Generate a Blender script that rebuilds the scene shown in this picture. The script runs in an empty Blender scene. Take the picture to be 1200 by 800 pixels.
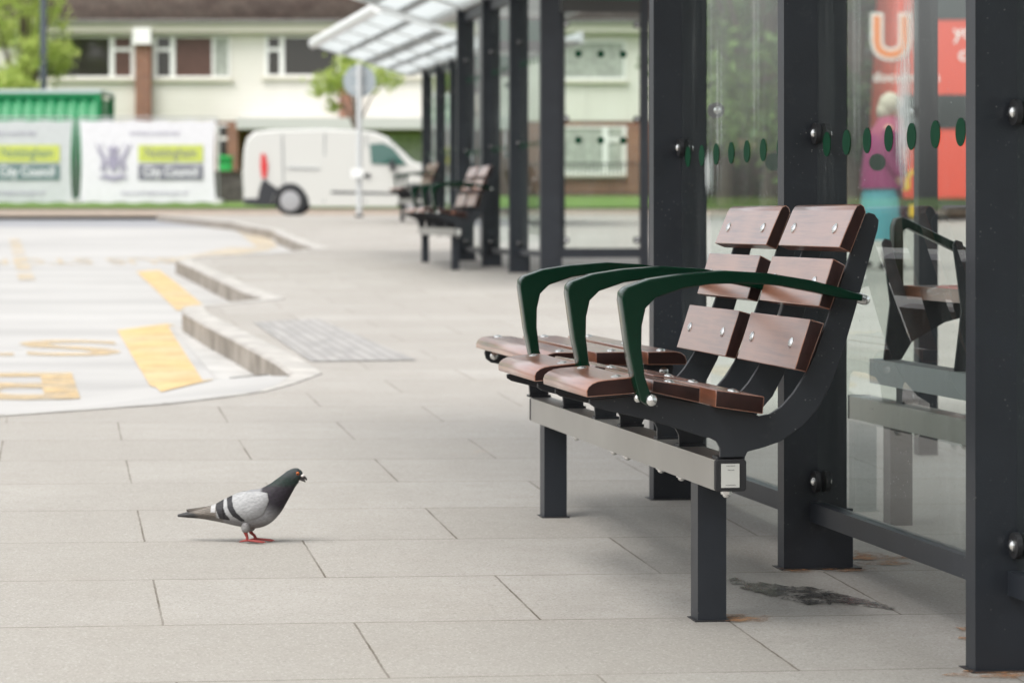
import bpy, bmesh, math, random
from mathutils import Vector, Matrix
random.seed(7)
sc = bpy.context.scene
col = sc.collection
PI = math.pi

# ------------------------------------------------------------------ terrain
F = 3200.0; TH = math.atan(600 / F); SN, CS = math.sin(TH), math.cos(TH); ZC = 0.82
KN = [(-20, -1.457), (4.97, -.82), (21.5, -.40), (38, -.04), (58, .09), (62, .12), (66, .34), (80, .7), (400, 2)]
def prof(d):
    if d <= KN[0][0]: return KN[0][1]
    for (a, za), (b, zb) in zip(KN, KN[1:]):
        if d <= b: return za + (zb - za) * (d - a) / (b - a)
    return KN[-1][1]
def ground(x, y):
    d = x * SN + y * CS
    c = .0138 * max(0, min(1, (30 - d) / 18))
    return ZC + prof(d) - c * (max(-6, min(4, x)) - 1.5)
def spot(px, d):
    r = (px - 600) / F * d
    return d * SN + r * CS, d * CS - r * SN

# ------------------------------------------------------------------ materials
def mat(name, base=(.5, .5, .5), rough=.5, metal=0, coat=0, var=0, vscale=8, bump=0, bscale=60, spec=.5, detail=4, alt=None):
    m = bpy.data.materials.new(name); m.use_nodes = True
    nt = m.node_tree; b = nt.nodes['Principled BSDF']
    b.inputs['Base Color'].default_value = (*base, 1); b.inputs['Roughness'].default_value = rough
    b.inputs['Metallic'].default_value = metal; b.inputs['Coat Weight'].default_value = coat
    b.inputs['Coat Roughness'].default_value = .12; b.inputs['Specular IOR Level'].default_value = spec
    tc = nt.nodes.new('ShaderNodeTexCoord')
    if var or alt:
        n = nt.nodes.new('ShaderNodeTexNoise'); n.inputs['Scale'].default_value = vscale; n.inputs['Detail'].default_value = detail
        nt.links.new(tc.outputs['Object'], n.inputs['Vector'])
        r = nt.nodes.new('ShaderNodeValToRGB')
        a2 = alt or tuple(min(1, c * (1 + var)) for c in base)
        a1 = base if alt else tuple(c * (1 - var) for c in base)
        r.color_ramp.elements[0].position = .35; r.color_ramp.elements[1].position = .65
        r.color_ramp.elements[0].color = (*a1, 1); r.color_ramp.elements[1].color = (*a2, 1)
        nt.links.new(n.outputs['Fac'], r.inputs['Fac']); nt.links.new(r.outputs['Color'], b.inputs['Base Color'])
    if bump:
        n2 = nt.nodes.new('ShaderNodeTexNoise'); n2.inputs['Scale'].default_value = bscale; n2.inputs['Detail'].default_value = 3
        nt.links.new(tc.outputs['Object'], n2.inputs['Vector'])
        bp = nt.nodes.new('ShaderNodeBump'); bp.inputs['Strength'].default_value = bump; bp.inputs['Distance'].default_value = .01
        nt.links.new(n2.outputs['Fac'], bp.inputs['Height']); nt.links.new(bp.outputs['Normal'], b.inputs['Normal'])
    return m
def nodes(m):
    nt = m.node_tree; return nt, nt.nodes['Principled BSDF'], nt.nodes.new, nt.links.new

def mnode(nt, op, a, b=None):
    n = nt.nodes.new('ShaderNodeMath'); n.operation = op
    for i, v in enumerate((a, b)):
        if v is None: continue
        if isinstance(v, (int, float)): n.inputs[i].default_value = v
        else: nt.links.new(v, n.inputs[i])
    return n.outputs[0]
def mixc(nt, fac, a, b, blend='MIX'):
    n = nt.nodes.new('ShaderNodeMix'); n.data_type = 'RGBA'; n.blend_type = blend
    for i, v in ((0, fac), (6, a), (7, b)):
        if isinstance(v, (int, float)): n.inputs[i].default_value = v
        elif isinstance(v, tuple): n.inputs[i].default_value = (*v, 1)
        else: nt.links.new(v, n.inputs[i])
    return n.outputs[2]

def ramp(nt, val, p0, p1, c0=0, c1=1):
    n = nt.nodes.new('ShaderNodeMapRange'); n.inputs[1].default_value = p0; n.inputs[2].default_value = p1
    n.inputs[3].default_value = c0; n.inputs[4].default_value = c1
    nt.links.new(val, n.inputs[0]); return n.outputs[0]
def noise(nt, vec, scale, detail=3, rough=.5):
    n = nt.nodes.new('ShaderNodeTexNoise'); n.inputs['Scale'].default_value = scale
    n.inputs['Detail'].default_value = detail; n.inputs['Roughness'].default_value = rough
    nt.links.new(vec, n.inputs['Vector']); return n.outputs['Fac']

def paving_material():
    m = mat('paving_slabs', rough=.85); nt, b, N, L = nodes(m)
    tc = N('ShaderNodeTexCoord'); v = tc.outputs['Object']
    mp = N('ShaderNodeMapping'); mp.vector_type = 'POINT'
    mp.inputs['Rotation'].default_value = (0, 0, .02); mp.inputs['Location'].default_value = (-.305 + .096, -4.80 + .578 * 20 - .01, 0)
    L(v, mp.inputs['Vector'])
    wob = N('ShaderNodeTexNoise'); wob.inputs['Scale'].default_value = 25; L(v, wob.inputs['Vector'])
    wv = N('ShaderNodeVectorMath'); wv.operation = 'MULTIPLY_ADD'; wv.inputs[1].default_value = (.004,) * 3
    L(wob.outputs['Color'], wv.inputs[0]); L(mp.outputs[0], wv.inputs[2])
    def brick(c1, c2, mor, size, smooth=.1):
        k = N('ShaderNodeTexBrick'); k.offset = .5; k.inputs['Scale'].default_value = 1
        k.inputs['Brick Width'].default_value = .75; k.inputs['Row Height'].default_value = .578
        k.inputs['Mortar Size'].default_value = size; k.inputs['Mortar Smooth'].default_value = smooth
        k.inputs['Color1'].default_value = (*c1, 1); k.inputs['Color2'].default_value = (*c2, 1); k.inputs['Mortar'].default_value = (*mor, 1)
        L(wv.outputs[0], k.inputs['Vector']); return k
    slab = brick((.318, .300, .270), (.412, .394, .366), (.365, .347, .32), .0001)
    joint = brick((0,) * 3, (0,) * 3, (1,) * 3, .0024)
    soft = brick((0,) * 3, (0,) * 3, (1,) * 3, .012, 1)
    big = noise(nt, v, 1.1, 5, .6)
    c = mixc(nt, ramp(nt, big, .35, .7), slab.outputs['Color'], (.30, .282, .254))
    med = noise(nt, v, 9, 4, .6)
    c = mixc(nt, ramp(nt, noise(nt, v, 2.6, 6, .7), .5, .72, 0, .38), c, (.285, .255, .215))
    c = mixc(nt, ramp(nt, med, .4, .75, 0, .4), c, (.26, .242, .214))
    # exposed-aggregate grain: light and dark specks
    vo = N('ShaderNodeTexVoronoi'); vo.inputs['Scale'].default_value = 250; L(v, vo.inputs['Vector'])
    sp = N('ShaderNodeSeparateColor'); L(vo.outputs['Color'], sp.inputs[0])
    c = mixc(nt, ramp(nt, sp.outputs[0], .74, .96, 0, .62), c, (.2, .18, .16))
    c = mixc(nt, ramp(nt, sp.outputs[1], .80, .97, 0, .42), c, (.52, .505, .48))
    fine = noise(nt, v, 420, 2)
    c = mixc(nt, ramp(nt, fine, .3, .7, 0, .6), c, (.255, .24, .215))
    c = mixc(nt, mnode(nt, 'MULTIPLY', soft.outputs['Color'], .12), c, (.28, .25, .21))
    brk = ramp(nt, noise(nt, v, 3.2, 4, .7), .38, .62, .38, 1)
    c = mixc(nt, mnode(nt, 'MULTIPLY', joint.outputs['Color'], brk), c, (.10, .082, .062))
    # rust and chewing-gum marks with shapes of their own
    gum = N('ShaderNodeTexVoronoi'); gum.inputs['Scale'].default_value = 2.3; gum.inputs['Randomness'].default_value = 1; L(v, gum.inputs['Vector'])
    c = mixc(nt, mnode(nt, 'MULTIPLY', mnode(nt, 'LESS_THAN', gum.outputs['Distance'], .022), .55), c, (.2, .185, .17))
    ru = ramp(nt, noise(nt, v, 1.7, 5, .7), .66, .78, 0, .35)
    c = mixc(nt, ru, c, (.40, .27, .17))
    L(c, b.inputs['Base Color'])
    h = mnode(nt, 'ADD', mnode(nt, 'MULTIPLY', sp.outputs[0], .35), mnode(nt, 'MULTIPLY', fine, .5))
    h = mnode(nt, 'SUBTRACT', h, mnode(nt, 'MULTIPLY', joint.outputs['Color'], 2.2))
    bp = N('ShaderNodeBump'); bp.inputs['Strength'].default_value = .45; bp.inputs['Distance'].default_value = .003
    L(h, bp.inputs['Height']); L(bp.outputs[0], b.inputs['Normal'])
    return m
def road_material():
    m = mat('worn_concrete_road', rough=.8); nt, b, N, L = nodes(m)
    tc = N('ShaderNodeTexCoord'); v = tc.outputs['Object']
    d = N('ShaderNodeSeparateXYZ'); L(v, d.inputs[0])
    dd = mnode(nt, 'ADD', mnode(nt, 'MULTIPLY', d.outputs[0], SN), mnode(nt, 'MULTIPLY', d.outputs[1], CS))
    c = mixc(nt, ramp(nt, noise(nt, v, .45, 6, .65), .3, .7), (.345, .338, .325), (.425, .417, .402))
    st = N('ShaderNodeMapping'); st.inputs['Scale'].default_value = (.25, 1.6, 1); L(v, st.inputs[0])
    c = mixc(nt, ramp(nt, noise(nt, st.outputs[0], .8, 4), .46, .66, 0, .7), c, (.285, .28, .27))
    asph = mixc(nt, noise(nt, v, 3, 4), (.20, .205, .22), (.27, .275, .29))
    c = mixc(nt, ramp(nt, mnode(nt, 'ADD', dd, mnode(nt, 'MULTIPLY', noise(nt, v, .2), 4)), 43.5, 45), c, asph)
    c = mixc(nt, ramp(nt, noise(nt, v, 160, 2), .3, .7, 0, .25), c, (.31, .305, .295))
    L(c, b.inputs['Base Color']); return m
def brick_material():
    m = mat('brickwork', rough=.9); nt, b, N, L = nodes(m)
    tc = N('ShaderNodeTexCoord')
    mp = N('ShaderNodeMapping'); mp.inputs['Rotation'].default_value = (PI / 2, 0, 0); L(tc.outputs['Object'], mp.inputs[0])
    k = N('ShaderNodeTexBrick'); k.inputs['Scale'].default_value = 1; k.inputs['Brick Width'].default_value = .225; k.inputs['Row Height'].default_value = .075
    k.inputs['Mortar Size'].default_value = .008
    k.inputs['Color1'].default_value = (.2, .075, .045, 1); k.inputs['Color2'].default_value = (.28, .115, .065, 1); k.inputs['Mortar'].default_value = (.3, .26, .22, 1)
    L(mp.outputs[0], k.inputs['Vector']); L(k.outputs['Color'], b.inputs['Base Color']); return m
def boards_material():
    m = mat('cream_boards', rough=.6); nt, b, N, L = nodes(m)
    tc = N('ShaderNodeTexCoord'); s = N('ShaderNodeSeparateXYZ'); L(tc.outputs['Object'], s.inputs[0])
    fr = mnode(nt, 'FRACT', mnode(nt, 'DIVIDE', s.outputs[2], .15))
    g = mnode(nt, 'LESS_THAN', fr, .07)
    c = mixc(nt, ramp(nt, noise(nt, tc.outputs['Object'], .8, 5), .3, .7), (.74, .71, .65), (.80, .775, .72))
    c = mixc(nt, mnode(nt, 'MULTIPLY', g, .55), c, (.4, .39, .34)); L(c, b.inputs['Base Color'])
    bp = N('ShaderNodeBump'); bp.inputs['Strength'].default_value = .6; bp.inputs['Distance'].default_value = .02
    L(fr, bp.inputs['Height']); L(bp.outputs[0], b.inputs['Normal']); return m
def tile_material():
    m = mat('roof_tiles', rough=.9); nt, b, N, L = nodes(m)
    tc = N('ShaderNodeTexCoord')
    k = N('ShaderNodeTexBrick'); k.inputs['Scale'].default_value = 1; k.inputs['Brick Width'].default_value = .3; k.inputs['Row Height'].default_value = .26
    k.inputs['Mortar Size'].default_value = .02; k.inputs['Color1'].default_value = (.075, .05, .042, 1); k.inputs['Color2'].default_value = (.12, .085, .07, 1); k.inputs['Mortar'].default_value = (.04, .03, .025, 1)
    L(tc.outputs['Object'], k.inputs['Vector'])
    c = mixc(nt, ramp(nt, noise(nt, tc.outputs['Object'], 1.3, 5), .4, .7, 0, .6), k.outputs['Color'], (.14, .115, .095))
    L(c, b.inputs['Base Color']); return m
def leaf_material(name, c1, c2):
    m = mat(name, c1, rough=.55); nt, b, N, L = nodes(m)
    g = N('ShaderNodeNewGeometry')
    c = mixc(nt, g.outputs['Random Per Island'], c1, c2); L(c, b.inputs['Base Color'])
    tr = N('ShaderNodeBsdfTranslucent'); L(c, tr.inputs['Color'])
    mx = N('ShaderNodeMixShader'); mx.inputs[0].default_value = .35
    out = nt.nodes['Material Output']; L(b.outputs[0], mx.inputs[1]); L(tr.outputs[0], mx.inputs[2]); L(mx.outputs[0], out.inputs[0]); return m
def glass_material(name, smear):
    m = bpy.data.materials.new(name); m.use_nodes = True; nt = m.node_tree
    nt.nodes.clear(); N, L = nt.nodes.new, nt.links.new
    out = N('ShaderNodeOutputMaterial'); tr = N('ShaderNodeBsdfTransparent'); tr.inputs[0].default_value = (.93, .965, .95, 1)
    gl = N('ShaderNodeBsdfGlossy'); gl.inputs['Roughness'].default_value = .012
    fz = N('ShaderNodeFresnel'); fz.inputs[0].default_value = 1.75; ge = N('ShaderNodeNewGeometry')
    fac = mnode(nt, 'MULTIPLY', fz.outputs[0], mnode(nt, 'SUBTRACT', 1, ge.outputs['Backfacing']))
    mx = N('ShaderNodeMixShader'); L(fac, mx.inputs[0]); L(tr.outputs[0], mx.inputs[1]); L(gl.outputs[0], mx.inputs[2])
    tc = N('ShaderNodeTexCoord'); v = tc.outputs['Object']
    mp = N('ShaderNodeMapping'); mp.inputs['Scale'].default_value = (14, 14, 1.2); L(v, mp.inputs[0])
    streak = ramp(nt, noise(nt, mp.outputs[0], 1.2, 5, .6), .5, .8, .0, .055)
    spk = N('ShaderNodeTexVoronoi'); spk.inputs['Scale'].default_value = 60; L(v, spk.inputs['Vector'])
    dots = mnode(nt, 'MULTIPLY', mnode(nt, 'LESS_THAN', spk.outputs['Distance'], .12), .28)
    dots = mnode(nt, 'MULTIPLY', dots, ramp(nt, noise(nt, v, 5, 3), .45, .65))
    dirt = mnode(nt, 'ADD', mnode(nt, 'ADD', streak, dots), .004)
    if smear:
        s = N('ShaderNodeSeparateXYZ'); L(v, s.inputs[0])
        for (y0, z0, wy, wz, k) in smear:
            a = mnode(nt, 'DIVIDE', mnode(nt, 'SUBTRACT', s.outputs[1], y0), wy); e = mnode(nt, 'DIVIDE', mnode(nt, 'SUBTRACT', s.outputs[2], z0), wz)
            q = mnode(nt, 'ADD', mnode(nt, 'MULTIPLY', a, a), mnode(nt, 'MULTIPLY', e, e))
            mm = N('ShaderNodeMapping'); mm.inputs['Scale'].default_value = (30, 60, 12); L(v, mm.inputs[0])
            q = ramp(nt, mnode(nt, 'ADD', q, mnode(nt, 'MULTIPLY', noise(nt, mm.outputs[0], 1, 5, .7), 1.6)), .5, 1.7, k, 0)
            dirt = mnode(nt, 'ADD', dirt, q)
    df = N('ShaderNodeBsdfDiffuse'); df.inputs[0].default_value = (.75, .8, .78, 1)
    m2 = N('ShaderNodeMixShader'); L(dirt, m2.inputs[0]); L(mx.outputs[0], m2.inputs[1]); L(df.outputs[0], m2.inputs[2]); L(m2.outputs[0], out.inputs[0])
    return m
def canopy_material():
    m = mat('white_canopy_sheet', (.50, .53, .53), rough=.35); nt, b, N, L = nodes(m)
    tr = N('ShaderNodeBsdfTranslucent'); tr.inputs[0].default_value = (.86, .89, .89, 1)
    mx = N('ShaderNodeMixShader'); mx.inputs[0].default_value = .7
    out = nt.nodes['Material Output']; L(b.outputs[0], mx.inputs[1]); L(tr.outputs[0], mx.inputs[2]); L(mx.outputs[0], out.inputs[0]); return m
def wood_material():
    m = mat('varnished_hardwood', rough=.35, coat=1); nt, b, N, L = nodes(m)
    b.inputs['Coat Roughness'].default_value = .2; b.inputs['Coat IOR'].default_value = 1.95
    tc = N('ShaderNodeTexCoord'); mp = N('ShaderNodeMapping'); mp.inputs['Scale'].default_value = (110, 5, 110); L(tc.outputs['Object'], mp.inputs[0])
    g = noise(nt, mp.outputs[0], 1, 6, .65)
    big = noise(nt, tc.outputs['Object'], 5, 2)
    c = mixc(nt, ramp(nt, g, .32, .68), (.12, .032, .016), (.33, .12, .062))
    c = mixc(nt, ramp(nt, big, .35, .65, 0, .55), c, (.43, .175, .09))
    ge = N('ShaderNodeNewGeometry')
    c = mixc(nt, mnode(nt, 'MULTIPLY', ge.outputs['Random Per Island'], .35), c, (.12, .035, .022))
    L(c, b.inputs['Base Color']); return m
def pigeon_material():
    m = mat('plumage', rough=.6); nt, b, N, L = nodes(m)
    a = N('ShaderNodeVertexColor'); a.layer_name = 'plumage'
    tc = N('ShaderNodeTexCoord'); mp = N('ShaderNodeMapping'); mp.inputs['Scale'].default_value = (120, 120, 260); mp.inputs['Rotation'].default_value = (0, .35, 0); L(tc.outputs['Object'], mp.inputs[0])
    n = noise(nt, mp.outputs[0], 1, 3)
    L(mixc(nt, ramp(nt, n, .35, .65, 0, .25), a.outputs[0], (.04, .04, .042)), b.inputs['Base Color'])
    bp = N('ShaderNodeBump'); bp.inputs['Strength'].default_value = .5; bp.inputs['Distance'].default_value = .003; L(n, bp.inputs['Height']); L(bp.outputs[0], b.inputs['Normal'])
    b.inputs['Specular IOR Level'].default_value = .3
    return m

M = dict(
    paint=mat('charcoal_paint', (.021, .025, .032), .42, var=.12, vscale=6, bump=.04, bscale=300),
    frame=mat('black_grey_powder_coat', (.022, .025, .030), .48, bump=.08, bscale=500),
    green=mat('dark_green_enamel', (.001, .022, .011), .18, spec=.35),
    steel=mat('brushed_steel', (.44, .43, .405), .42, metal=.85, var=.025, vscale=9),
    bolt=mat('polished_bolt', (.75, .75, .74), .22, metal=1),
    rubber=mat('black_rubber', (.02, .02, .022), .6),
    endgrain=mat('dark_end_grain', (.024, .008, .006), .5, var=.25, vscale=30, spec=.3),
    sticker=mat('label_paper', (.62, .62, .58), .6), ink=mat('grey_ink', (.12, .12, .12), .7),
    wood=wood_material(), dot=mat('green_dot_film', (.006, .055, .026), .8, spec=.15),
    glass=glass_material('shelter_glass', [(0.63, 1.04, .055, .17, .75), (0.60, 1.22, .04, .10, .4), (2.20, .94, .035, .07, .8), (2.10, 1.1, .018, .25, .3), (1.75, 1.25, .02, .3, .22), (0.95, 1.2, .02, .3, .18)]),
    endglass=glass_material('end_glass', None),
    canopy=canopy_material(), white=mat('white_gloss', (.75, .77, .76), .3),
    fascia=mat('green_fascia', (.01, .16, .09), .35), darkbeam=mat('dark_beam', (.05, .05, .048), .5),
    paving=paving_material(), road=road_material(), kerb=mat('granite_kerb', (.36, .345, .32), .8, var=.18, vscale=7, bump=.3, bscale=120, detail=6),
    kerbface=mat('shaded_scuffed_kerb_face', (.17, .15, .125), .9, alt=(.30, .27, .235), vscale=5, bump=.3, bscale=60, detail=6),  # upright face: its shade is put into the darker colour, along with tyre scuffs
    kerbjoint=mat('kerb_joint', (.2, .18, .15), .9),
    yellow=mat('worn_yellow_paint', (.56, .385, .165), .7, alt=(.50, .385, .22), vscale=2.2, detail=8),
    palepaint=mat('pale_worn_yellow_paint', (.47, .375, .23), .7, alt=(.39, .36, .32), vscale=2, detail=8),
    setts=None, wet=mat('wet_stain', (.035, .033, .03), .15, alt=(.12, .11, .10), vscale=34, detail=6, bump=.8, bscale=130),
    cream=boards_material(), brick=brick_material(), tile=tile_material(), upvc=mat('white_window_frame', (.84, .84, .82), .4),
    pane=mat('dark_window_pane', (.035, .033, .03), .06, spec=.8), curtain=mat('pale_curtain', (.38, .40, .36), .8, var=.2, vscale=6),
    brownpane=mat('brown_pane', (.10, .05, .038), .5, var=.15), creamtrim=mat('cream_trim', (.62, .59, .5), .6), greyslab=mat('pale_grey_slab', (.52, .52, .51), .7),
    grass=mat('grass', (.075, .15, .02), .9, alt=(.13, .21, .04), vscale=7, bump=.8, bscale=30), brownkerb=mat('old_kerb', (.27, .22, .175), .9, var=.2, vscale=4),
    banner=mat('banner_cloth', (.66, .65, .70), .6, var=.04), bannergrey=mat('dull_banner_cloth', (.50, .52, .54), .6, var=.05), lime=mat('lime_print', (.50, .55, .11), .6), slate=mat('slate_print', (.16, .16, .2), .6), slategreen=mat('slate_green_print', (.10, .17, .17), .6),
    print=mat('lavender_grey_print', (.30, .28, .38), .6), whiteprint=mat('white_print', (.7, .7, .74), .6), galv=mat('galvanised', (.42, .43, .44), .5, metal=.5),
    container=mat('green_container_paint', (.0, .20, .065), .45, var=.06), palecap=mat('pale_container_edge', (.5, .56, .58), .5),
    van=mat('white_van_paint', (.50, .50, .47), .25, coat=.8), vanblack=mat('black_plastic', (.022, .024, .028), .5), redlens=mat('red_lens', (.5, .03, .03), .25), vanglass=mat('green_tinted_window', (.02, .085, .065), .05, spec=.9), tyre=mat('tyre', (.018, .018, .018), .8), hub=mat('wheel_trim', (.42, .42, .43), .35, metal=.6),
    bus=mat('red_bus_paint', (.66, .085, .05), .3, coat=.5), busorange=mat('orange_print', (.85, .24, .06), .4), buswhite=mat('white_bus_print', (.78, .74, .70), .4), busyellow=mat('yellow_bus_print', (.75, .48, .04), .4), buswin=mat('bus_window', (.03, .04, .04), .06, spec=.8),
    sign=mat('grey_sign_back', (.30, .34, .36), .5), pole=mat('light_grey_pole', (.48, .5, .5), .45), lamppost=mat('blue_grey_post', (.07, .085, .105), .5),
    leafyellow=leaf_material('spring_leaves', (.30, .42, .07), (.55, .62, .18)), leafgreen=leaf_material('green_leaves', (.06, .13, .025), (.17, .27, .06)), leafdark=leaf_material('dark_leaves', (.022, .055, .016), (.07, .125, .035)), leafpale=leaf_material('pale_leaves', (.16, .25, .09), (.32, .42, .18)),
    bark=mat('bark', (.10, .075, .055), .95, var=.3, vscale=12, bump=.5, bscale=20),
    bin=mat('green_bin', (.01, .33, .06), .5), darkwall=mat('dark_low_wall', (.09, .08, .075), .9, var=.3, vscale=5), railing=mat('black_railing', (.02, .02, .022), .5),
    skin=mat('skin', (.5, .28, .2), .6), hair=mat('silver_blond_hair', (.52, .45, .36), .7), magenta=mat('magenta_cloth', (.26, .03, .12), .8), pinkscarf=mat('pink_cloth', (.34, .06, .12), .8), teal=mat('turquoise_cloth', (.09, .32, .37), .8), maroon=mat('dark_plum_cloth', (.055, .025, .035), .85), shoe=mat('dark_shoe', (.02, .02, .02), .5),
    plumage=pigeon_material(), pink=mat('pigeon_leg', (.27, .036, .032), .6), beak=mat('pigeon_beak', (.045, .04, .04), .4), cere=mat('pigeon_cere', (.62, .58, .56), .6), iris=mat('orange_iris', (.55, .13, .02), .15), pupil=mat('pupil', (.005, .005, .005), .08),
)
for key in ('paint', 'frame'):
    nt, b, N, L = nodes(M[key]); tc = N('ShaderNodeTexCoord'); vo = N('ShaderNodeTexVoronoi'); vo.inputs['Scale'].default_value = 70; L(tc.outputs['Object'], vo.inputs['Vector'])
    k = mnode(nt, 'MULTIPLY', mnode(nt, 'LESS_THAN', vo.outputs['Distance'], .11), ramp(nt, noise(nt, tc.outputs['Object'], 7, 3), .48, .66, 0, .7))
    z = N('ShaderNodeSeparateXYZ'); L(tc.outputs['Object'], z.inputs[0])
    sc_ = ramp(nt, noise(nt, tc.outputs['Object'], 22, 6, .75), .58, .8, 0, .22)
    old = b.inputs['Base Color'].links[0].from_socket if b.inputs['Base Color'].links else tuple(b.inputs['Base Color'].default_value)[:3]
    L(mixc(nt, sc_, mixc(nt, k, old, (.22, .22, .21)), (.10, .10, .10)), b.inputs['Base Color'])
for key in ('wet',):
    nt, b, N, L = nodes(M[key]); tc = N('ShaderNodeTexCoord'); tr = N('ShaderNodeBsdfTransparent'); mx = N('ShaderNodeMixShader')
    L(ramp(nt, noise(nt, tc.outputs['Object'], 26, 6, .8), .44, .52, 0, .92), mx.inputs[0]); L(tr.outputs[0], mx.inputs[1]); L(b.outputs[0], mx.inputs[2]); L(mx.outputs[0], nt.nodes['Material Output'].inputs[0])
M['rust'] = mat('rust_stain', (.30, .13, .05), .9, alt=(.42, .24, .12), vscale=30)
nt, b, N, L = nodes(M['rust']); tc = N('ShaderNodeTexCoord'); tr = N('ShaderNodeBsdfTransparent'); mx = N('ShaderNodeMixShader')
L(ramp(nt, noise(nt, tc.outputs['Object'], 18, 5, .7), .45, .62, 0, .75), mx.inputs[0]); L(tr.outputs[0], mx.inputs[1]); L(b.outputs[0], mx.inputs[2]); L(mx.outputs[0], nt.nodes['Material Output'].inputs[0])
for key in ('yellow', 'palepaint'):
    nt, b, N, L = nodes(M[key]); tc = N('ShaderNodeTexCoord'); tr = N('ShaderNodeBsdfTransparent'); mx = N('ShaderNodeMixShader')
    L(ramp(nt, noise(nt, tc.outputs['Object'], 5, 8, .75), .38, .58, .72, 1), mx.inputs[0]); L(tr.outputs[0], mx.inputs[1]); L(b.outputs[0], mx.inputs[2]); L(mx.outputs[0], nt.nodes['Material Output'].inputs[0])
M['channel'] = mat('pale_channel', (.385, .377, .36), .85, var=.12, vscale=5, detail=6)
M['faded'] = mat('faded_letter_paint', (.53, .375, .18), .7, alt=(.46, .37, .24), vscale=4.5, detail=9)
nt, b, N, L = nodes(M['faded']); tc = N('ShaderNodeTexCoord'); tr = N('ShaderNodeBsdfTransparent'); mx = N('ShaderNodeMixShader')
L(ramp(nt, noise(nt, tc.outputs['Object'], 6, 8, .75), .40, .60, .4, .95), mx.inputs[0]); L(tr.outputs[0], mx.inputs[1]); L(b.outputs[0], mx.inputs[2]); L(mx.outputs[0], nt.nodes['Material Output'].inputs[0])
def setts():
    m = mat('grey_setts', rough=.85); nt, b, N, L = nodes(m); tc = N('ShaderNodeTexCoord')
    k = N('ShaderNodeTexBrick'); k.offset = 0; k.inputs['Scale'].default_value = 1; k.inputs['Brick Width'].default_value = .058; k.inputs['Row Height'].default_value = .2; k.inputs['Mortar Size'].default_value = .007
    k.inputs['Color1'].default_value = (.25, .245, .235, 1); k.inputs['Color2'].default_value = (.33, .32, .305, 1); k.inputs['Mortar'].default_value = (.22, .21, .20, 1)
    L(tc.outputs['Object'], k.inputs[0]); L(k.outputs[0], b.inputs['Base Color']); return m
M['setts'] = setts()

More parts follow.
